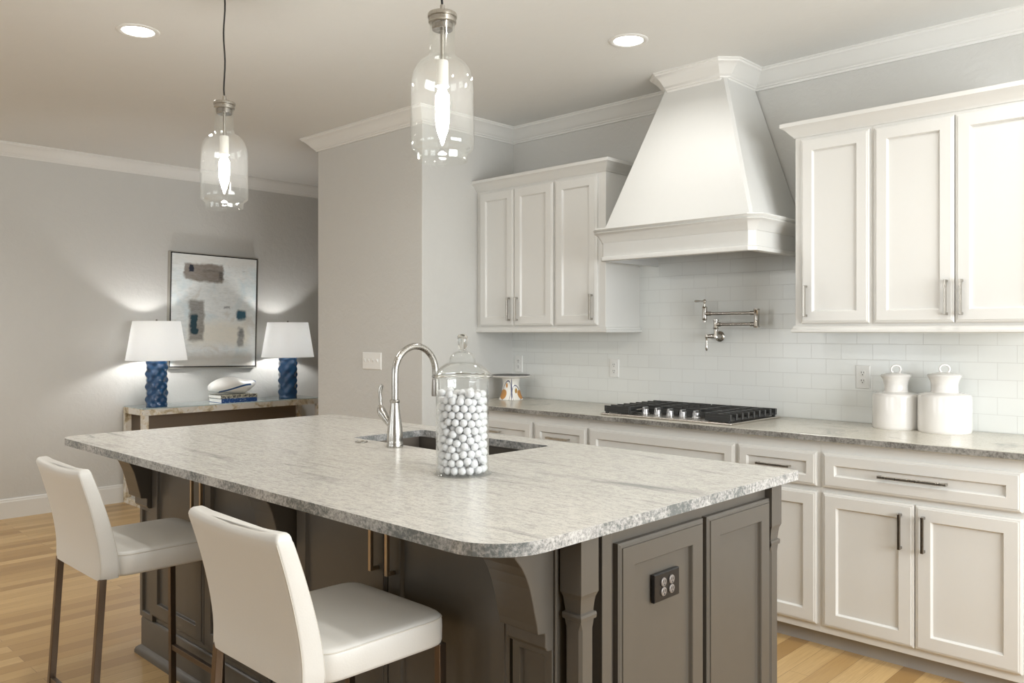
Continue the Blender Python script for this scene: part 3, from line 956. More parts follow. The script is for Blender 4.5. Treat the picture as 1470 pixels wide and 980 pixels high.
wall_outlet(-1.634, 1.190, 'white wall outlet on the tiles beside the canisters')

sw = thing('light_switch', 'white four-gang switch plate on the grey side wall behind the faucet', 'light switch', (-4.635, YS, 1.219))
MB().nested(face_minus_y(-4.740, YS, 1.160), [(0, 0), (0, 0.003), (0.005, 0.007)], 0.212, 0.118).build('cover_plate', M['plate'], sw)
for k in range(4):
    x = -4.704 + k * 0.0465
    MB().prism([(0.0065, 1.208), (0.0065, 1.231), (0.009, 1.231), (0.020, 1.236), (0.019, 1.226), (0.010, 1.210)], lambda u, v, s: (x - 0.005 + 0.010 * s, YS - u, v)).build('toggle', M['plate'], sw, bevel=0.001)

# ------------------------------------------------------------------ canisters
def canister(x, y, r, hs, label):
    c_ = thing('canister', label, 'canister', (x, y, CT), 'white ceramic canisters')
    k = r / 0.114
    z = CT
    MB().lathe([(0, z), (r * 0.97, z), (r * 0.99, z + 0.004), (r, z + 0.012), (r * 0.995, z + hs * 0.5), (r * 0.99, z + hs - 0.012), (r * 0.975, z + hs - 0.003), (r * 0.93, z + hs + 0.003), (r * 0.70, z + hs + 0.008),
                (r * 0.53, z + hs + 0.011), (r * 0.50, z + hs + 0.016), (r * 0.50, z + hs + 0.045), (r * 0.53, z + hs + 0.062), (r * 0.60, z + hs + 0.078), (r * 0.655, z + hs + 0.086), (r * 0.64, z + hs + 0.089), (r * 0.58, z + hs + 0.086), (0, z + hs + 0.080)],
               (x, y, 0), 56).build('jar_body', M['ceramic'], c_, smooth=40)
    zl = z + hs + 0.0865
    lid = MB().lathe([(0, zl), (r * 0.60, zl), (r * 0.62, zl + 0.003), (r * 0.60, zl + 0.006), (r * 0.40, zl + 0.012), (r * 0.16, zl + 0.016), (0, zl + 0.017)], (x, y, 0), 48).build('lid', M['ceramic'], c_, smooth=40)
    a = math.radians(40)
    pts = [(x + 0.0225 * math.cos(t) * math.cos(a), y + 0.0225 * math.cos(t) * math.sin(a), zl + 0.030 + 0.0195 * math.sin(t)) for t in [2 * PI * i / 32 for i in range(32)]]
    MB().tube(pts, 0.0046, 10, closed=True).build('ring_handle', M['ceramic'], lid, smooth=60)
canister(-1.434, 4.122, 0.105, 0.163, 'smaller white ceramic canister with ring lid, next to the wall outlet')
canister(-1.216, 4.112, 0.113, 0.172, 'larger white ceramic canister with ring lid, farther from the wall outlet')

# ------------------------------------------------------------------ cake stand
def painted_ceramic():
    m, nt, b = new_mat('painted_ceramic')
    setin(b, Roughness=0.2)
    t = N(nt, 'ShaderNodeTexCoord')
    sep = N(nt, 'ShaderNodeSeparateXYZ')
    mp = N(nt, 'ShaderNodeMapping')
    mp.inputs['Rotation'].default_value = (0, 0, math.radians(-44))
    nt.links.new(t.outputs['Object'], mp.inputs['Vector'])
    nt.links.new(mp.outputs[0], sep.inputs[0])
    x, z = sep.outputs[0], sep.outputs[2]
    col = (0.82, 0.80, 0.75, 1)
    def ell(cx, cz, a, b_, ang=0.0):
        dx = math_node(nt, 'SUBTRACT', x, cx)
        dz = math_node(nt, 'SUBTRACT', z, cz)
        ca, sa = math.cos(ang), math.sin(ang)
        p = math_node(nt, 'ADD', math_node(nt, 'MULTIPLY', dx, ca / a), math_node(nt, 'MULTIPLY', dz, sa / a))
        q_ = math_node(nt, 'ADD', math_node(nt, 'MULTIPLY', dx, -sa / b_), math_node(nt, 'MULTIPLY', dz, ca / b_))
        return math_node(nt, 'ADD', math_node(nt, 'MULTIPLY', p, p), math_node(nt, 'MULTIPLY', q_, q_))
    def fill(c0, e, c1):
        return mix_rgb(nt, math_node(nt, 'LESS_THAN', e, 1.0), c0, c1)
    def outline(c0, e, lo, c1):
        return mix_rgb(nt, math_node(nt, 'MULTIPLY', math_node(nt, 'LESS_THAN', e, 1.0), math_node(nt, 'GREATER_THAN', e, lo)), c0, c1)
    blue, orange, ochre = (0.03, 0.035, 0.12), (0.52, 0.25, 0.07), (0.45, 0.26, 0.07)
    c_ = outline(col, ell(-0.030, 0.045, 0.027, 0.088, -0.15), 0.84, blue)
    c_ = outline(c_, ell(0.036, 0.030, 0.028, 0.072, 0.15), 0.82, blue)
    c_ = fill(c_, ell(0.004, 0.07, 0.0035, 0.075), blue)
    c_ = fill(c_, ell(-0.052, 0.038, 0.020, 0.034, -0.35), orange)
    c_ = fill(c_, ell(-0.028, 0.098, 0.0065, 0.016), orange)
    c_ = fill(c_, ell(0.034, 0.062, 0.008, 0.017), ochre)
    c_ = fill(c_, ell(0.062, 0.036, 0.016, 0.032, 0.4), orange)
    nt.links.new(c_, b.inputs['Base Color'])
    return m
cs = thing('cake_stand', 'white pedestal cake stand painted with blue and orange fruit motifs, in the worktop corner', 'cake stand', (-3.925, 4.045, CT))
cx_, cy_ = -3.925, 4.045
MB().lathe([(0, CT), (0.082, CT), (0.084, CT + 0.003), (0.080, CT + 0.010), (0.072, CT + 0.028), (0.064, CT + 0.052), (0.058, CT + 0.078), (0.055, CT + 0.100), (0.056, CT + 0.122), (0.061, CT + 0.138), (0.066, CT + 0.1455), (0, CT + 0.1455)], (cx_, cy_, 0), 56).build('pedestal', painted_ceramic(), cs, smooth=40)
cs_ped = bpy.data.objects['pedestal']
MB().lathe([(0, CT + 0.1455), (0.070, CT + 0.1455), (0.118, CT + 0.150), (0.136, CT + 0.156), (0.141, CT + 0.162), (0.139, CT + 0.165), (0.132, CT + 0.163), (0.118, CT + 0.159), (0, CT + 0.157)], (cx_, cy_, 0), 64).build('plate', M['ceramic'], cs, smooth=40)
pl = MB().lathe([(0, CT + 0.1585), (0.112, CT + 0.1605), (0.128, CT + 0.166), (0.130, CT + 0.168), (0.126, CT + 0.168), (0.110, CT + 0.1635), (0, CT + 0.162)], (cx_, cy_, 0), 56).build('dark_plate', plain('dark_slate_glaze', (0.05, 0.047, 0.045), 0.35, grain=0.1), smooth=40)
tag(pl, 'flat dark plate lying on the painted cake stand', 'plate')

# ------------------------------------------------------------------ candy jar and its balls
JX, JY = -1.975, 1.810
jar = thing('glass_jar', 'tall lidded clear glass jar full of white balls on the island', 'jar', (JX, JY, CT))
MB().lathe([(0, CT), (0.0855, CT), (0.0855, CT + 0.014), (0.0855, 1.255), (0.0865, 1.262), (0.0890, 1.266), (0.0890, 1.270), (0.0835, 1.270), (0.0830, 1.262),
            (0.0830, CT + 0.014), (0.081, CT + 0.007), (0, CT + 0.006)], (JX, JY, 0), 72).build('jar_body', M['jar_glass'], jar, smooth=35)
lid_o = [(0.0930, 1.2800), (0.084, 1.292), (0.072, 1.303), (0.060, 1.312), (0.050, 1.317), (0.0435, 1.319), (0.0425, 1.324), (0.0415, 1.331), (0.038, 1.340), (0.029, 1.350), (0.016, 1.356), (0.0, 1.3575)]
lid_i = [(0, 1.3545), (0.015, 1.353), (0.027, 1.3475), (0.0355, 1.338), (0.039, 1.330), (0.040, 1.3225), (0.042, 1.3165), (0.049, 1.3145), (0.059, 1.3095), (0.0705, 1.3005), (0.082, 1.290), (0.0905, 1.2785)]
jl = MB().lathe(lid_i + lid_o, (JX, JY, 0), 72).build('lid', M['jar_glass'], jar, smooth=35)
MB().lathe([(0.0860, 1.2705), (0.0955, 1.2705), (0.0985, 1.2725), (0.0990, 1.2755), (0.0965, 1.2790), (0.0925, 1.2815), (0.0895, 1.2800), (0.0870, 1.2745), (0.0860, 1.2705)], (JX, JY, 0), 72).build('lip', M['solid_glass'], jl, smooth=50)
MB().lathe([(0, 1.3578), (0.0135, 1.3578), (0.0120, 1.3615), (0.0125, 1.365), (0.0155, 1.372), (0.0172, 1.383), (0.0175, 1.393), (0.0165, 1.402), (0.0125, 1.4085), (0.006, 1.4112), (0, 1.4115)], (JX, JY, 0), 32).build('knob', M['solid_glass'], jl, smooth=60)
MB().lathe([(0.0862, CT), (0.0915, CT), (0.0945, CT + 0.0025), (0.0935, CT + 0.006), (0.0895, CT + 0.0085), (0.0862, CT + 0.0095), (0.0862, CT)], (JX, JY, 0), 72).build('foot', M['jar_glass'], jar, smooth=50)
jl['label'] = 'domed glass lid with knob'
BALLS = """63,-684,128 427,159,128 -596,342,128 685,57,128 619,298,128 486,-85,128 21,687,128 -679,106,128 332,-285,128 135,-450,128 -441,527,128 -672,-141,128 -579,-370,128 635,-263,128 653,212,469 -407,-553,128 267,633,128 409,-188,352 501,-470,128 -115,-418,128 677,-115,332 -224,650,128 303,-617,128 473,498,128 -14,-431,364 -185,-662,128 -686,-37,461 424,185,578 487,55,354 546,417,360 600,-335,437 -527,441,354 650,-222,660 -643,243,467 235,-376,353 -635,-263,354 -494,-477,357 -680,96,680 129,675,360 -576,-374,577 630,274,716 -37,-686,364 -329,603,357 -255,-382,436 464,-68,577 686,33,652 217,-652,366 361,584,419 -285,-625,360 337,-290,575 -599,337,701 -668,-160,684 680,-95,881 -107,679,460 477,62,797 -653,214,919 524,-445,655 -247,641,671 669,154,938 17,687,684 494,477,638 -454,515,588 122,-428,580 88,-681,594 -686,-40,910 -624,-288,902 368,315,792 442,-526,371 -90,681,916 567,389,936 353,-292,1019 265,634,650 -333,601,908 438,-191,800 548,-414,908 -682,82,1136 -399,-559,580 332,-601,589 313,-414,798 -79,-476,731 -314,-375,736 -167,-666,584 468,-63,1020 426,189,1013 395,562,859 164,667,892 631,271,1163 -475,-496,894 516,-453,1175 -529,438,926 92,-456,920 640,-250,1082 -273,-630,814 33,686,1140 218,-651,813 -665,-174,1127 -29,-686,868 -157,-468,975 -220,651,1135 472,87,1243 -555,-405,1119 233,-393,1221 687,-4,1138 -259,-395,1229 -685,-57,1354 -347,-593,1093 -107,-679,1112 -617,-303,1346 -245,-642,1324 -13,-465,1216 467,-169,1253 143,-672,1056 -443,525,1150 -605,326,1145 -106,679,1387 669,156,1390 374,-576,1001 488,483,1160 6,-687,1341 281,627,1116 343,306,1274 -137,-673,1553 -463,-508,1335 -347,593,1378 -660,-190,1571 312,-336,1541 384,570,1377 120,-478,1435 149,671,1368 566,390,1386 597,-341,1391 -540,425,1372 478,494,1603 430,181,1479 14,687,1613 680,-99,1376 251,-639,1286 184,-414,1748 424,57,1703 37,-285,1582 -658,198,1363 90,-681,1672 -374,-577,1564 625,285,1611 -33,-686,1897 -170,-425,1501 -684,64,1580 450,-89,1495 332,-601,1657 -457,513,1597 686,36,1616 -238,645,1604 -551,-410,1644 -613,310,1589 264,634,1594 433,-533,1431 371,578,1820 426,-205,1729 342,303,1731 -62,-482,1726 665,171,1837 529,-438,1649 -300,-388,1720 -121,676,1829 135,674,1838 319,-316,1954 652,-217,1608 557,402,1828 -614,-307,1869 -662,183,1806 -258,-637,1784 -191,-458,1955 220,-651,1890 618,300,2096 -360,585,1823 604,-327,1867 -683,-71,1797 -460,-511,1878 64,-461,1970 -250,640,2048 443,-525,1875 -567,-388,2107 436,201,1946 -150,-670,2123 -680,98,2046 -343,335,2192 346,-593,2105 -437,-151,2178 105,-679,2117 -549,413,1820 682,-84,1841 455,-100,1960 23,11,2244 -272,-347,2175 253,639,2062 -467,504,2045 685,55,2064 469,502,2047 357,309,2172 138,441,2176 539,-426,2094 1,687,2056 -41,-453,2203 374,55,2147 252,-81,2326 50,-236,2305 658,-199,2082 239,-644,2332 438,112,2416 614,-309,2309 -237,114,2301 -365,582,2269 -385,-569,2116 369,579,2283 569,-59,2277 -608,319,2152 -669,-157,2069 -185,-136,2291 -118,452,2160 -279,-628,2341 664,176,2315 -379,-261,2402 554,406,2320 205,-390,2171 -78,-194,2523 -687,-10,2278 -490,-482,2333 129,675,2283 -539,426,2374 -451,105,2161 -32,266,2313 -637,-258,2316 174,-179,2564 -399,230,2462 402,-227,2179 -581,-366,2542 -127,675,2284 -171,-409,2419 421,-124,2514 458,-512,2321 87,-460,2424 -656,203,2417 -397,-561,2558 -243,1,2531 206,171,2326 305,-321,2397 -679,-104,2516 -457,-9,2390 -17,-687,2341 324,374,2428 81,467,2425 687,-3,2497 -188,458,2406 95,270,2588 622,292,2539 8,47,2497 -444,-134,2614 249,65,2583 -154,241,2537 -14,687,2514 254,638,2504 121,-676,2557 641,-248,2556"""
bm_ = bmesh.new()
bmesh.ops.create_icosphere(bm_, subdivisions=3, radius=0.0123)
ball_me = bpy.data.meshes.new('white_ball')
for f in bm_.faces:
    f.smooth = True
bm_.to_mesh(ball_me)
bm_.free()
ball_me.materials.append(M['ball'])
for p in BALLS.split():
    x, y, z = (int(q_) / 1e4 for q_ in p.split(','))
    o = bpy.data.objects.new('white_ball', ball_me)
    COL.objects.link(o)
    o.location = (JX + x, JY + y, CT + 0.0066 + z)
    o.rotation_euler = (x * 90, y * 80, z * 70)
    tag(o, 'small matte white ball inside the tall glass jar on the island', 'ball', 'white balls filling the glass jar')

# ------------------------------------------------------------------ bar stools
def super_ring(cx, cy, z, hx, hy, e=5.0, n=40):
    out = []
    for i in range(n):
        a = 2 * PI * i / n
        ca, sa = math.cos(a), math.sin(a)
        out.append((cx + hx * math.copysign(abs(ca) ** (2 / e), ca), cy + hy * math.copysign(abs(sa) ** (2 / e), sa), z))
    return out
def bar_stool(x, label):
    y0 = 0.998                     # back plane of the lower backrest
    st = thing('bar_stool', label, 'bar stool', (x, 1.22, 0), 'white leather bar stools at the island')
    hw = 0.217
    # backrest: lofted upwards, bending backwards near the top
    rings = []
    K = 16
    def bend(z):
        s = max(0.0, (z - 0.66) / 0.30)
        return -0.066 * s ** 1.5
    for k in range(K + 1):
        z = 0.604 + (0.958 - 0.604) * k / K
        th = 0.074 - 0.024 * (k / K)
        yo = y0 + bend(z)
        s = 1.0 if 0 < k else 0.97
        rings.append(super_ring(x, yo + th / 2, z, hw * s * (1.0 - 0.012 * math.sin(PI * k / K)), th / 2 * s, 9.0, 64))
    for (dz, sx, sy) in ((0.006, 0.995, 0.97), (0.012, 0.98, 0.86), (0.0165, 0.955, 0.66), (0.018, 0.93, 0.40)):
        z = 0.958 + dz
        yo = y0 + bend(0.958) + 0.025 - 0.02 * dz
        rings.append(super_ring(x, yo, z, hw * sx, 0.025 * sy, 8.0, 64))
    bk = MB().loft(rings)
    # the top edge sags a little in the middle
    bk.v = [(px, py, pz - (0.012 * max(0, (pz - 0.80) / 0.17) * (1 - ((px - x) / hw) ** 2))) for (px, py, pz) in bk.v]
    backrest = bk.build('backrest', M['leather'], st, smooth=50)
    for sx in (-1, 1):
        for fy in (-0.80, 0.80):
            pts = []
            for k in range(15):
                z = 0.612 + 0.340 * k / 14
                kk = (z - 0.604) / 0.354
                th = 0.074 - 0.024 * kk
                hx = hw * (1.0 - 0.012 * math.sin(PI * kk)) * (1 - 0.80 ** 9.0) ** (1 / 9.0)
                sag = 0.012 * max(0, (z - 0.80) / 0.17) * (1 - (hx / hw) ** 2)
                pts.append((x + sx * hx, y0 + bend(z) + th / 2 * (1 + fy), z - sag))
            MB().tube(pts, 0.0013, 6).build('seam', M['seam'], backrest, smooth=60)
    # seat cushion
    ya, yb = y0 + 0.055, 1.442
    cy, hy = (ya + yb) / 2, (yb - ya) / 2
    prof = [(0.604, 0.955), (0.607, 0.985), (0.615, 1.0), (0.650, 1.004), (0.668, 1.0), (0.677, 0.985), (0.6815, 0.955), (0.6835, 0.90), (0.6845, 0.75), (0.6855, 0.5), (0.686, 0.2)]
    seat = MB().loft([super_ring(x, cy, z, hw * s, hy * (s if s < 0.9 else (0.5 + 0.5 * s)), 9.0 if s > 0.8 else 6, 56) for z, s in prof]).build('seat', M['leather'], st, smooth=50)
    ring = [(p[0], p[1], 0.6745) for p in super_ring(x, cy, 0, hw * 0.993, hy * 0.996, 9.0, 64)]
    MB().tube(ring, 0.0018, 6, closed=True).build('seam', M['seam'], seat, smooth=60)
    s = 0.022
    def leg(xa, ya_, dxb, dyb):
        MB().bar((xa, ya_, 0.608), (xa + dxb, ya_ + dyb, 0.0), s, s, (0, 1, 0)).build('leg', M['leg'], st, bevel=0.0015)
    ix = hw - 0.014
    yk, yf = y0 + 0.016, yb - 0.022
    leg(x - ix, yk, 0, -0.040); leg(x + ix, yk, 0, -0.040)
    leg(x - ix, yf, 0, 0.004); leg(x + ix, yf, 0, 0.004)
    zs = 0.172
    ykz = yk - 0.040 * (1 - zs / 0.608)
    MB().bar((x - ix, yf + 0.003, zs), (x + ix, yf + 0.003, zs), 0.016, 0.022).build('footrest', M['leg'], st, bevel=0.0015)
    MB().bar((x - ix, ykz, zs), (x + ix, ykz, zs), 0.016, 0.022).build('stretcher', M['leg'], st, bevel=0.0015)
    return st
bar_stool(-1.838, 'white leather bar stool under the island top, nearest the glass jar')
bar_stool(-3.052, 'white leather bar stool near the far end of the island, against bare floor')

# ------------------------------------------------------------------ glass pendants over the island
bulb_mat = emitter('warm_bulb', (1.0, 0.965, 0.905), PENDANT_E)
def pendant(x, y, label):
    p = thing('pendant_light', label, 'pendant light', (x, y, CEIL), 'clear glass pendants above the island')
    MB().lathe([(0, CEIL), (0.062, CEIL), (0.062, CEIL - 0.012), (0.056, CEIL - 0.020), (0.012, CEIL - 0.026), (0.008, CEIL - 0.04), (0, CEIL - 0.04)], (x, y, 0), 36).build('ceiling_canopy', M['nickel'], p, smooth=40)
    pts = [(x + 0.0025 * math.sin(k * 0.9), y + 0.002 * math.sin(k * 0.7 + 1), CEIL - 0.03 - (CEIL - 0.03 - 2.400) * k / 14) for k in range(14)] + [(x, y, 2.398)]
    MB().tube(pts, 0.0034, 10).build('cord', M['cord'], p, smooth=60)
    MB().lathe([(0, 2.404), (0.007, 2.404), (0.008, 2.386), (0.012, 2.382), (0.020, 2.381), (0.0425, 2.378), (0.0445, 2.374), (0.0445, 2.366), (0.0395, 2.364), (0.0395, 2.358), (0.0420, 2.356), (0.0420, 2.350), (0.0385, 2.348), (0, 2.348)], (x, y, 0), 48).build('cap', M['nickel'], p, smooth=35)
    MB().lathe([(0, 2.348), (0.032, 2.348), (0.032, 2.330), (0.030, 2.328), (0, 2.328)], (x, y, 0), 36).build('collar', M['dark_nickel'], p, smooth=35)
    MB().lathe([(0, 2.33), (0.0058, 2.33), (0.0058, 2.232), (0, 2.232)], (x, y, 0), 16).build('rod', M['nickel'], p, smooth=40)
    MB().lathe([(0, 2.236), (0.0165, 2.236), (0.018, 2.232), (0.018, 2.165), (0.020, 2.163), (0.020, 2.158), (0, 2.158)], (x, y, 0), 28).build('lamp_socket', M['socket'], p, smooth=40)
    MB().lathe([(0, 2.158), (0.012, 2.157), (0.013, 2.145), (0.0205, 2.130), (0.0220, 2.108), (0.0185, 2.080), (0.0095, 2.055), (0.004, 2.038), (0, 2.030)], (x, y, 0), 24).build('bulb', bulb_mat, p, smooth=60)
    o_ = [(0.0385, 2.350), (0.0385, 2.275), (0.0395, 2.258), (0.044, 2.247), (0.052, 2.241), (0.066, 2.232), (0.079, 2.218), (0.088, 2.200), (0.0935, 2.178), (0.0955, 2.150), (0.0960, 1.985), (0.0945, 1.972), (0.088, 1.965), (0.080, 1.960), (0.0765, 1.953), (0.0755, 1.932)]
    i_ = [(0.0725, 1.932), (0.0735, 1.955), (0.078, 1.963), (0.087, 1.968), (0.0915, 1.975), (0.0930, 1.987), (0.0925, 2.150), (0.0905, 2.176), (0.085, 2.197), (0.0765, 2.214), (0.0645, 2.228), (0.051, 2.237), (0.042, 2.244), (0.0365, 2.258), (0.0355, 2.275), (0.0355, 2.350)]
    MB().lathe(o_ + i_ + [o_[0]], (x, y, 0), 64).build('glass_shade', M['shade_glass'], p, smooth=40)
    return p
pendant(-1.890, 1.650, 'clear glass bottle pendant light above the island, nearer to the range hood')
pendant(-3.272, 1.650, 'clear glass bottle pendant light above the island, nearer to the framed painting')

# ------------------------------------------------------------------ recessed ceiling lights
lens_mat = emitter('downlight_lens', (1.0, 0.97, 0.92), 9.0)
def can_light(x, y, label, power=1.0, group='recessed ceiling lights above the kitchen'):
    t = thing('recessed_light', label, 'ceiling light', (x, y, CEIL), group)
    z = CEIL
    MB().lathe([(0.072, z), (0.072, z - 0.002), (0.078, z - 0.006), (0.092, z - 0.005), (0.097, z - 0.002), (0.097, z)], (x, y, 0), 48).build('trim_ring', M['trim'], t, smooth=40)
    MB().lathe([(0, z - 0.0005), (0.074, z - 0.0005), (0.074, z - 0.002), (0, z - 0.004)], (x, y, 0), 48).build('lens', lens_mat, t, smooth=40)
    l = bpy.data.lights.new('downlight', 'AREA')
    l.shape, l.size, l.energy, l.color, l.spread = 'DISK', 0.13, CAN_W * power, (1.0, 0.985, 0.95), math.radians(150)
    lo = bpy.data.objects.new('downlight', l)
    COL.objects.link(lo)
    lo.parent = t
    lo.location = (0, 0, -0.008)
    return t
can_light(-2.418, 3.321, 'round recessed ceiling light in front of the range hood', 0.5)
can_light(-4.020, 1.593, 'round recessed ceiling light near the pendant beside the painting wall')
for (x, y, p) in ((-0.65, 3.30, 0.75), (-0.55, 1.60, 1.0), (-4.6, -1.9, 0.7), (-6.2, -0.2, 2.4), (-5.2, -0.4, 2.2)):  # all unseen; the last two are added to brighten the left wall
    can_light(x, y, 'unseen round recessed ceiling light outside the picture', p, 'recessed ceiling lights outside the picture')

# ------------------------------------------------------------------ console table
def mirrored_frame():
    m, nt, b = new_mat('antiqued_silver_leaf')
    v = coords(nt)
    f = noise(nt, v, 11, 4, 0.65, 0.5)
    g = noise(nt, v, 3.0, 2)
    c_ = ramp(nt, f, [(0.31, (0.30, 0.23, 0.13)), (0.43, (0.66, 0.58, 0.43)), (0.52, (0.78, 0.75, 0.69))])
    nt.links.new(c_, b.inputs['Base Color'])
    setin(b, Metallic=0.25)
    nt.links.new(ramp(nt, g, [(0.3, (0.15,) * 3), (0.7, (0.4,) * 3)]), b.inputs['Roughness'])
    return m
CX0, CX1, CY0, CY1, CZ = -7.118, -6.722, 2.700, 4.365, 0.803
leaf = mirrored_frame()
con = thing('console_table', 'antiqued silver console table with glass top against the far wall', 'console table', (-6.92, 3.53, 0))
T = 0.048
for (x0, x1, y0, y1) in ((CX0, CX0 + T, CY0, CY0 + T), (CX1 - T, CX1, CY0, CY0 + T), (CX0, CX0 + T, CY1 - T, CY1), (CX1 - T, CX1, CY1 - T, CY1)):
    MB().box(x0, x1, y0, y1, T, CZ - 0.058).build('leg', leaf, con, bevel=0.002)
ap = MB()
ap.box(CX0, CX1, CY0, CY1, CZ - 0.058, CZ - 0.008)
ap.build('apron', leaf, con, bevel=0.002)
for y0 in (CY0, CY1 - T):
    MB().box(CX0, CX1, y0, y0 + T, 0, T).build('foot_rail', leaf, con, bevel=0.002)
gt, nt_, b_ = new_mat('console_glass_top')
setin(b_, Roughness=0.06, **{'Base Color': (0.42, 0.49, 0.49, 1)})
b_.inputs['Specular IOR Level'].default_value = 0.9
MB().box(CX0 + 0.004, CX1 - 0.004, CY0 + 0.004, CY1 - 0.004, CZ - 0.008, CZ).build('glass_top', gt, con, bevel=0.002)
MB().box(CX0 + 0.004, CX0 + 0.014, CY0 + T, CY1 - T, 0.36, CZ - 0.058).build('back_panel', plain('brown_lacquer', (0.20, 0.155, 0.11), 0.4, grain=0.05), con)

# ------------------------------------------------------------------ table lamps
def blue_glaze():
    m, nt, b = new_mat('blue_glass_glaze')
    v = coords(nt)
    f = noise(nt, v, 8, 2)
    nt.links.new(mix_rgb(nt, f, (0.010, 0.042, 0.11), (0.017, 0.075, 0.18)), b.inputs['Base Color'])
    setin(b, Roughness=0.22)
    b.inputs['Coat Weight'].default_value = 0.3
    return m
def shade_fabric():
    m = bpy.data.materials.new('white_lamp_shade')
    m.use_nodes = True
    nt = m.node_tree
    nt.nodes.clear()
    out = N(nt, 'ShaderNodeOutputMaterial')
    d = N(nt, 'ShaderNodeBsdfDiffuse')
    tl = N(nt, 'ShaderNodeBsdfTranslucent')
    f = noise(nt, coords(nt, (1, 1, 1)), 220, 2)
    c_ = mix_rgb(nt, f, (0.90, 0.90, 0.89), (0.94, 0.94, 0.93))
    nt.links.new(c_, d.inputs['Color'])
    nt.links.new(c_, tl.inputs['Color'])
    mx = N(nt, 'ShaderNodeMixShader')
    mx.inputs[0].default_value = 0.70
    nt.links.new(d.outputs[0], mx.inputs[1])
    nt.links.new(tl.outputs[0], mx.inputs[2])
    nt.links.new(mx.outputs[0], out.inputs['Surface'])
    return m
blue_m, shade_m = blue_glaze(), shade_fabric()
lamp_bulb = emitter('lamp_bulb', (1.0, 0.985, 0.96), LAMP_E)
def table_lamp(x, y, label):
    z = CZ
    L = thing('table_lamp', label, 'table lamp', (x, y, z), 'blue table lamps on the console')
    prof = [(0, z), (0.080, z)]
    for k in range(61):
        prof.append((0.083, z + 0.006 + k / 60 * 0.37))
    prof += [(0.078, z + 0.384), (0.03, z + 0.388), (0, z + 0.388)]
    def rf(r, h, a):
        if r < 0.0825:
            return r
        s = (h - z - 0.006) / 0.37
        ph = s * 3.5 * 2 * PI
        e = min(1, s * 12, (1 - s) * 12)
        return r + e * (0.0075 * math.cos(ph) * math.cos(5 * a) + 0.0012 * math.cos(2 * ph) - 0.001)
    MB().lathe(prof, (x, y, 0), 80, 'z', rf).build('lamp_base', blue_m, L, smooth=60)
    MB().lathe([(0, z + 0.388), (0.014, z + 0.388), (0.012, z + 0.44), (0.016, z + 0.445), (0.016, z + 0.457), (0, z + 0.457)], (x, y, 0), 20).build('lamp_neck', M['nickel'], L, smooth=40)
    MB().lathe([(0, z + 0.457), (0.012, z + 0.462), (0.03, z + 0.502), (0.03, z + 0.527), (0.018, z + 0.547), (0, z + 0.552)], (x, y, 0), 20).build('bulb', lamp_bulb, L, smooth=60)
    za, zb = z + 0.382, z + 0.704
    sh = MB().lathe([(0.2385, za), (0.1855, zb), (0.1835, zb), (0.2365, za), (0.2385, za)], (x, y, 0), 72).build('lamp_shade', shade_m, L, smooth=40)
    sp = MB()
    for k in range(3):
        a = 2 * PI * k / 3 + 0.5
        sp.tube([(x, y, zb - 0.012), (x + 0.184 * math.cos(a), y + 0.184 * math.sin(a), zb - 0.004)], 0.0018, 6)
    sp.tube([(x, y, z + 0.552), (x, y, zb - 0.010)], 0.002, 6)
    sp.build('spider', M['nickel'], sh)
    MB().lathe([(0, zb - 0.014), (0.006, zb - 0.012), (0.005, zb), (0.009, zb + 0.006), (0.006, zb + 0.014), (0, zb + 0.016)], (x, y, 0), 14).build('finial', M['dark_nickel'], sh, smooth=50)
    return L
table_lamp(-6.868, 2.872, 'blue dimpled table lamp with white shade, overlapping the painting')
table_lamp(-6.868, 4.090, 'blue dimpled table lamp with white shade, beside the grey side wall')

# ------------------------------------------------------------------ books and glass bowl
def book_mat(name, base, spots, scale, lo=0.5, hi=0.62):
    m, nt, b = new_mat(name)
    f = noise(nt, coords(nt, (1, 2.2, 2.5)), scale, 3, 0.7)
    nt.links.new(mix_rgb(nt, ramp(nt, f, [(lo, (0, 0, 0)), (hi, (1, 1, 1))]), base, spots), b.inputs['Base Color'])
    setin(b, Roughness=0.4)
    return m
pages = plain('book_pages', (0.78, 0.77, 0.73), 0.7, grain=0.05, grain_scale=500)
def book(x0, x1, y0, y1, z0, t, cover, label):
    b = thing('book', label, 'book', ((x0 + x1) / 2, (y0 + y1) / 2, z0), 'books on the console table')
    cv = MB()
    cv.box(x0, x1, y0, y1, z0, z0 + 0.0025)
    cv.box(x0, x1, y0, y1, z0 + t - 0.0025, z0 + t)
    cv.box(x1 - 0.0025, x1, y0, y1, z0 + 0.0025, z0 + t - 0.0025)
    cv.build('cover', cover, b)
    MB().box(x0 + 0.004, x1 - 0.0025, y0 + 0.004, y1 - 0.004, z0 + 0.0025, z0 + t - 0.0025).build('pages', pages, b)
    return b
book(-7.010, -6.772, 3.390, 3.725, CZ, 0.036, book_mat('blue_book_cover', (0.012, 0.06, 0.22), (0.45, 0.55, 0.65), 30, 0.56, 0.66), 'blue-spined book lying at the bottom of the console stack')
book(-7.014, -6.774, 3.386, 3.728, CZ + 0.0363, 0.031, book_mat('patterned_book_cover', (0.55, 0.53, 0.42), (0.05, 0.045, 0.05), 38, 0.46, 0.56), 'patterned cream and black book lying on the blue book')

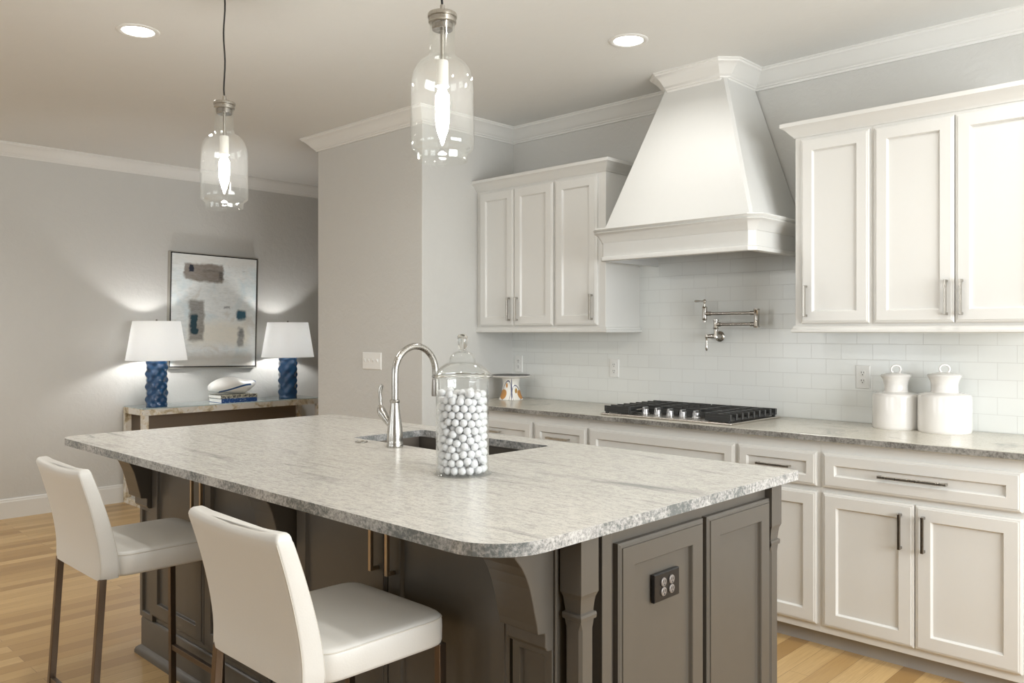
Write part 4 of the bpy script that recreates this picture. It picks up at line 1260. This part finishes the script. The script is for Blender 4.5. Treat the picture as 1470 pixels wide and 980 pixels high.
def swoosh_mat():
    m, nt, b = new_mat('white_art_glass')
    setin(b, Roughness=0.3)
    t = N(nt, 'ShaderNodeTexCoord')
    sep = N(nt, 'ShaderNodeSeparateXYZ')
    nt.links.new(t.outputs['Object'], sep.inputs[0])
    y, z = sep.outputs[1], sep.outputs[2]
    # a blue band rising then falling along the bowl
    w = math_node(nt, 'SUBTRACT', math_node(nt, 'MULTIPLY', math_node(nt, 'SINE', math_node(nt, 'ADD', math_node(nt, 'MULTIPLY', y, 9.5), 0.35)), 0.030), -0.050)
    d = math_node(nt, 'ABSOLUTE', math_node(nt, 'SUBTRACT', z, w))
    band = math_node(nt, 'LESS_THAN', d, 0.0075)
    inside = math_node(nt, 'MULTIPLY', math_node(nt, 'GREATER_THAN', y, -0.14), math_node(nt, 'LESS_THAN', y, 0.155))
    band = math_node(nt, 'MULTIPLY', band, inside)
    d2 = math_node(nt, 'ABSOLUTE', math_node(nt, 'SUBTRACT', math_node(nt, 'ADD', z, math_node(nt, 'MULTIPLY', y, 0.9)), 0.30))
    tip = math_node(nt, 'MULTIPLY', math_node(nt, 'LESS_THAN', d2, 0.010), math_node(nt, 'GREATER_THAN', y, 0.135))
    f = math_node(nt, 'MAXIMUM', band, tip)
    n = noise(nt, coords(nt), 5, 2)
    base = mix_rgb(nt, n, (0.82, 0.80, 0.75), (0.86, 0.87, 0.86))
    nt.links.new(mix_rgb(nt, f, base, (0.01, 0.07, 0.22)), b.inputs['Base Color'])
    return m
def art_bowl():
    bx, by, bz = -6.890, 3.540, CZ + 0.0675
    rings = []
    n = 28
    for k in range(25):
        s = k / 24
        yy = -0.205 + 0.43 * s
        w = math.sin(PI * min(1, max(0, 0.05 + 0.93 * s ** 0.9))) ** 0.55
        h = 0.074 * w
        cz_ = 0.070 + 0.012 * math.sin(2 * PI * (s - 0.1)) + 0.030 * max(0, s - 0.7) / 0.3 * (s > 0.7) - 0.001
        wx = 0.085 * w
        ring = []
        for i in range(n):
            a = 2 * PI * i / n
            zz = cz_ + h * math.sin(a)
            ring.append((bx + wx * math.cos(a) + 0.02 * math.sin(3 * s), by + yy, bz + max(0.0, zz)))
        rings.append(ring)
    o = MB().loft(rings).build('art_glass_bowl', swoosh_mat(), smooth=70)
    # put the origin on the books so the band is placed from there
    off = Vector((bx, by, bz))
    for v in o.data.vertices:
        v.co -= off
    o.location = off
    return o
tag(art_bowl(), 'white wave-shaped glass bowl with blue stripe on the stacked books', 'bowl')

# ------------------------------------------------------------------ abstract painting
def canvas_mat():
    m, nt, b = new_mat('abstract_canvas')
    setin(b, Roughness=0.55)
    t = N(nt, 'ShaderNodeTexCoord')
    sep = N(nt, 'ShaderNodeSeparateXYZ')
    nt.links.new(t.outputs['Object'], sep.inputs[0])
    vec = coords(nt)
    wob = noise(nt, vec, 14, 4, 0.65)
    wob2 = noise(nt, vec, 6, 3, 0.6)
    u = math_node(nt, 'ADD', math_node(nt, 'DIVIDE', sep.outputs[1], 0.80), 0.5)
    v = math_node(nt, 'SUBTRACT', 0.5, math_node(nt, 'DIVIDE', sep.outputs[2], 0.985))
    jit = math_node(nt, 'MULTIPLY', math_node(nt, 'SUBTRACT', wob, 0.5), 0.09)
    uj = math_node(nt, 'ADD', u, jit)
    vj = math_node(nt, 'ADD', v, math_node(nt, 'MULTIPLY', math_node(nt, 'SUBTRACT', wob2, 0.5), 0.08))
    brush = noise(nt, coords(nt, (1, 2, 7)), 9, 5, 0.7)
    def patch(c0, u0, u1, v0, v1, color, soft=0.015, dens=1.0, rag=0.6):
        def edge(x, lo, hi):
            a = math_node(nt, 'DIVIDE', math_node(nt, 'SUBTRACT', x, lo), soft, True)
            z_ = math_node(nt, 'DIVIDE', math_node(nt, 'SUBTRACT', hi, x), soft, True)
            return math_node(nt, 'MULTIPLY', a, z_)
        f = math_node(nt, 'MULTIPLY', edge(uj, u0, u1), edge(vj, v0, v1))
        f = math_node(nt, 'MULTIPLY', f, math_node(nt, 'ADD', math_node(nt, 'MULTIPLY', brush, rag), dens - rag * 0.5), True)
        return mix_rgb(nt, f, c0, color)
    base = ramp(nt, brush, [(0.3, (0.70, 0.72, 0.70)), (0.5, (0.80, 0.84, 0.85)), (0.7, (0.88, 0.90, 0.89))])
    cloud = noise(nt, vec, 3.2, 4, 0.6, 0.8)
    c_ = mix_rgb(nt, ramp(nt, cloud, [(0.52, (0, 0, 0)), (0.68, (0.7, 0.7, 0.7))]), base, (0.62, 0.74, 0.79))
    c_ = mix_rgb(nt, ramp(nt, cloud, [(0.30, (0.65, 0.65, 0.65)), (0.44, (0, 0, 0))]), c_, (0.58, 0.53, 0.46))
    c_ = patch(c_, 0.0, 1.0, 0.86, 1.05, (0.50, 0.46, 0.40), 0.06, 0.7)
    c_ = patch(c_, 0.15, 0.95, 0.55, 0.86, (0.84, 0.80, 0.70), 0.10, 0.75)
    c_ = patch(c_, 0.0, 1.0, -0.05, 0.10, (0.72, 0.71, 0.68), 0.05, 0.5)
    c_ = patch(c_, 0.13, 0.60, 0.065, 0.245, (0.235, 0.205, 0.18), 0.02, 0.95, 0.5)
    c_ = patch(c_, 0.19, 0.25, 0.085, 0.165, (0.012, 0.018, 0.035), 0.012, 1.5, 0.3)
    c_ = patch(c_, 0.33, 0.60, 0.12, 0.155, (0.09, 0.08, 0.07), 0.02, 0.5, 1.2)
    c_ = patch(c_, 0.52, 0.61, 0.12, 0.22, (0.06, 0.055, 0.05), 0.02, 0.5, 1.5)
    c_ = patch(c_, 0.62, 0.92, 0.05, 0.16, (0.07, 0.07, 0.065), 0.03, 0.0, 1.6)
    c_ = patch(c_, 0.185, 0.385, 0.40, 0.79, (0.22, 0.205, 0.185), 0.03, 0.85, 0.6)
    c_ = patch(c_, 0.215, 0.305, 0.525, 0.72, (0.010, 0.045, 0.065), 0.02, 1.2, 0.3)
    c_ = patch(c_, 0.60, 0.69, 0.455, 0.485, (0.05, 0.06, 0.07), 0.015, 0.7, 1.0)
    c_ = patch(c_, 0.745, 0.885, 0.475, 0.58, (0.022, 0.085, 0.130), 0.03, 1.2, 0.7)
    c_ = patch(c_, 0.765, 0.865, 0.62, 0.84, (0.17, 0.175, 0.18), 0.03, 0.8, 0.7)
    c_ = patch(c_, 0.79, 0.84, 0.64, 0.74, (0.07, 0.08, 0.09), 0.03, 0.6, 0.8)
    nt.links.new(c_, b.inputs['Base Color'])
    bump(nt, b, brush, 0.12, 0.002)
    return m
PYC, PZC, PW, PH = 3.490, 1.605, 0.832, 1.020
pt = thing('painting', 'abstract blue and grey painting in thin silver frame above the console', 'painting', (XL, PYC, PZC))
fr_m = MB()
d0, d1 = 0.001, 0.048
for (ya, yb_, za, zb) in ((-PW / 2, -PW / 2 + 0.005, -PH / 2, PH / 2), (PW / 2 - 0.005, PW / 2, -PH / 2, PH / 2), (-PW / 2 + 0.008, PW / 2 - 0.008, -PH / 2, -PH / 2 + 0.008), (-PW / 2 + 0.008, PW / 2 - 0.008, PH / 2 - 0.008, PH / 2)):
    fr_m.box(XL + d0, XL + d1, PYC + ya, PYC + yb_, PZC + za, PZC + zb)
fr_m.build('frame', plain('silver_frame', (0.50, 0.48, 0.43), 0.35, 0.6, grain=0.05), pt)
MB().box(XL + d0, XL + 0.0395, PYC - PW / 2 + 0.005, PYC + PW / 2 - 0.005, PZC - PH / 2 + 0.005, PZC + PH / 2 - 0.005).build('backing', M['black'], pt)
cvs = MB().box(XL + 0.0396, XL + 0.045, PYC - 0.398, PYC + 0.398, PZC - 0.492, PZC + 0.492).build('canvas', canvas_mat(), pt)
pt.rotation_euler = (-0.019, 0, 0)
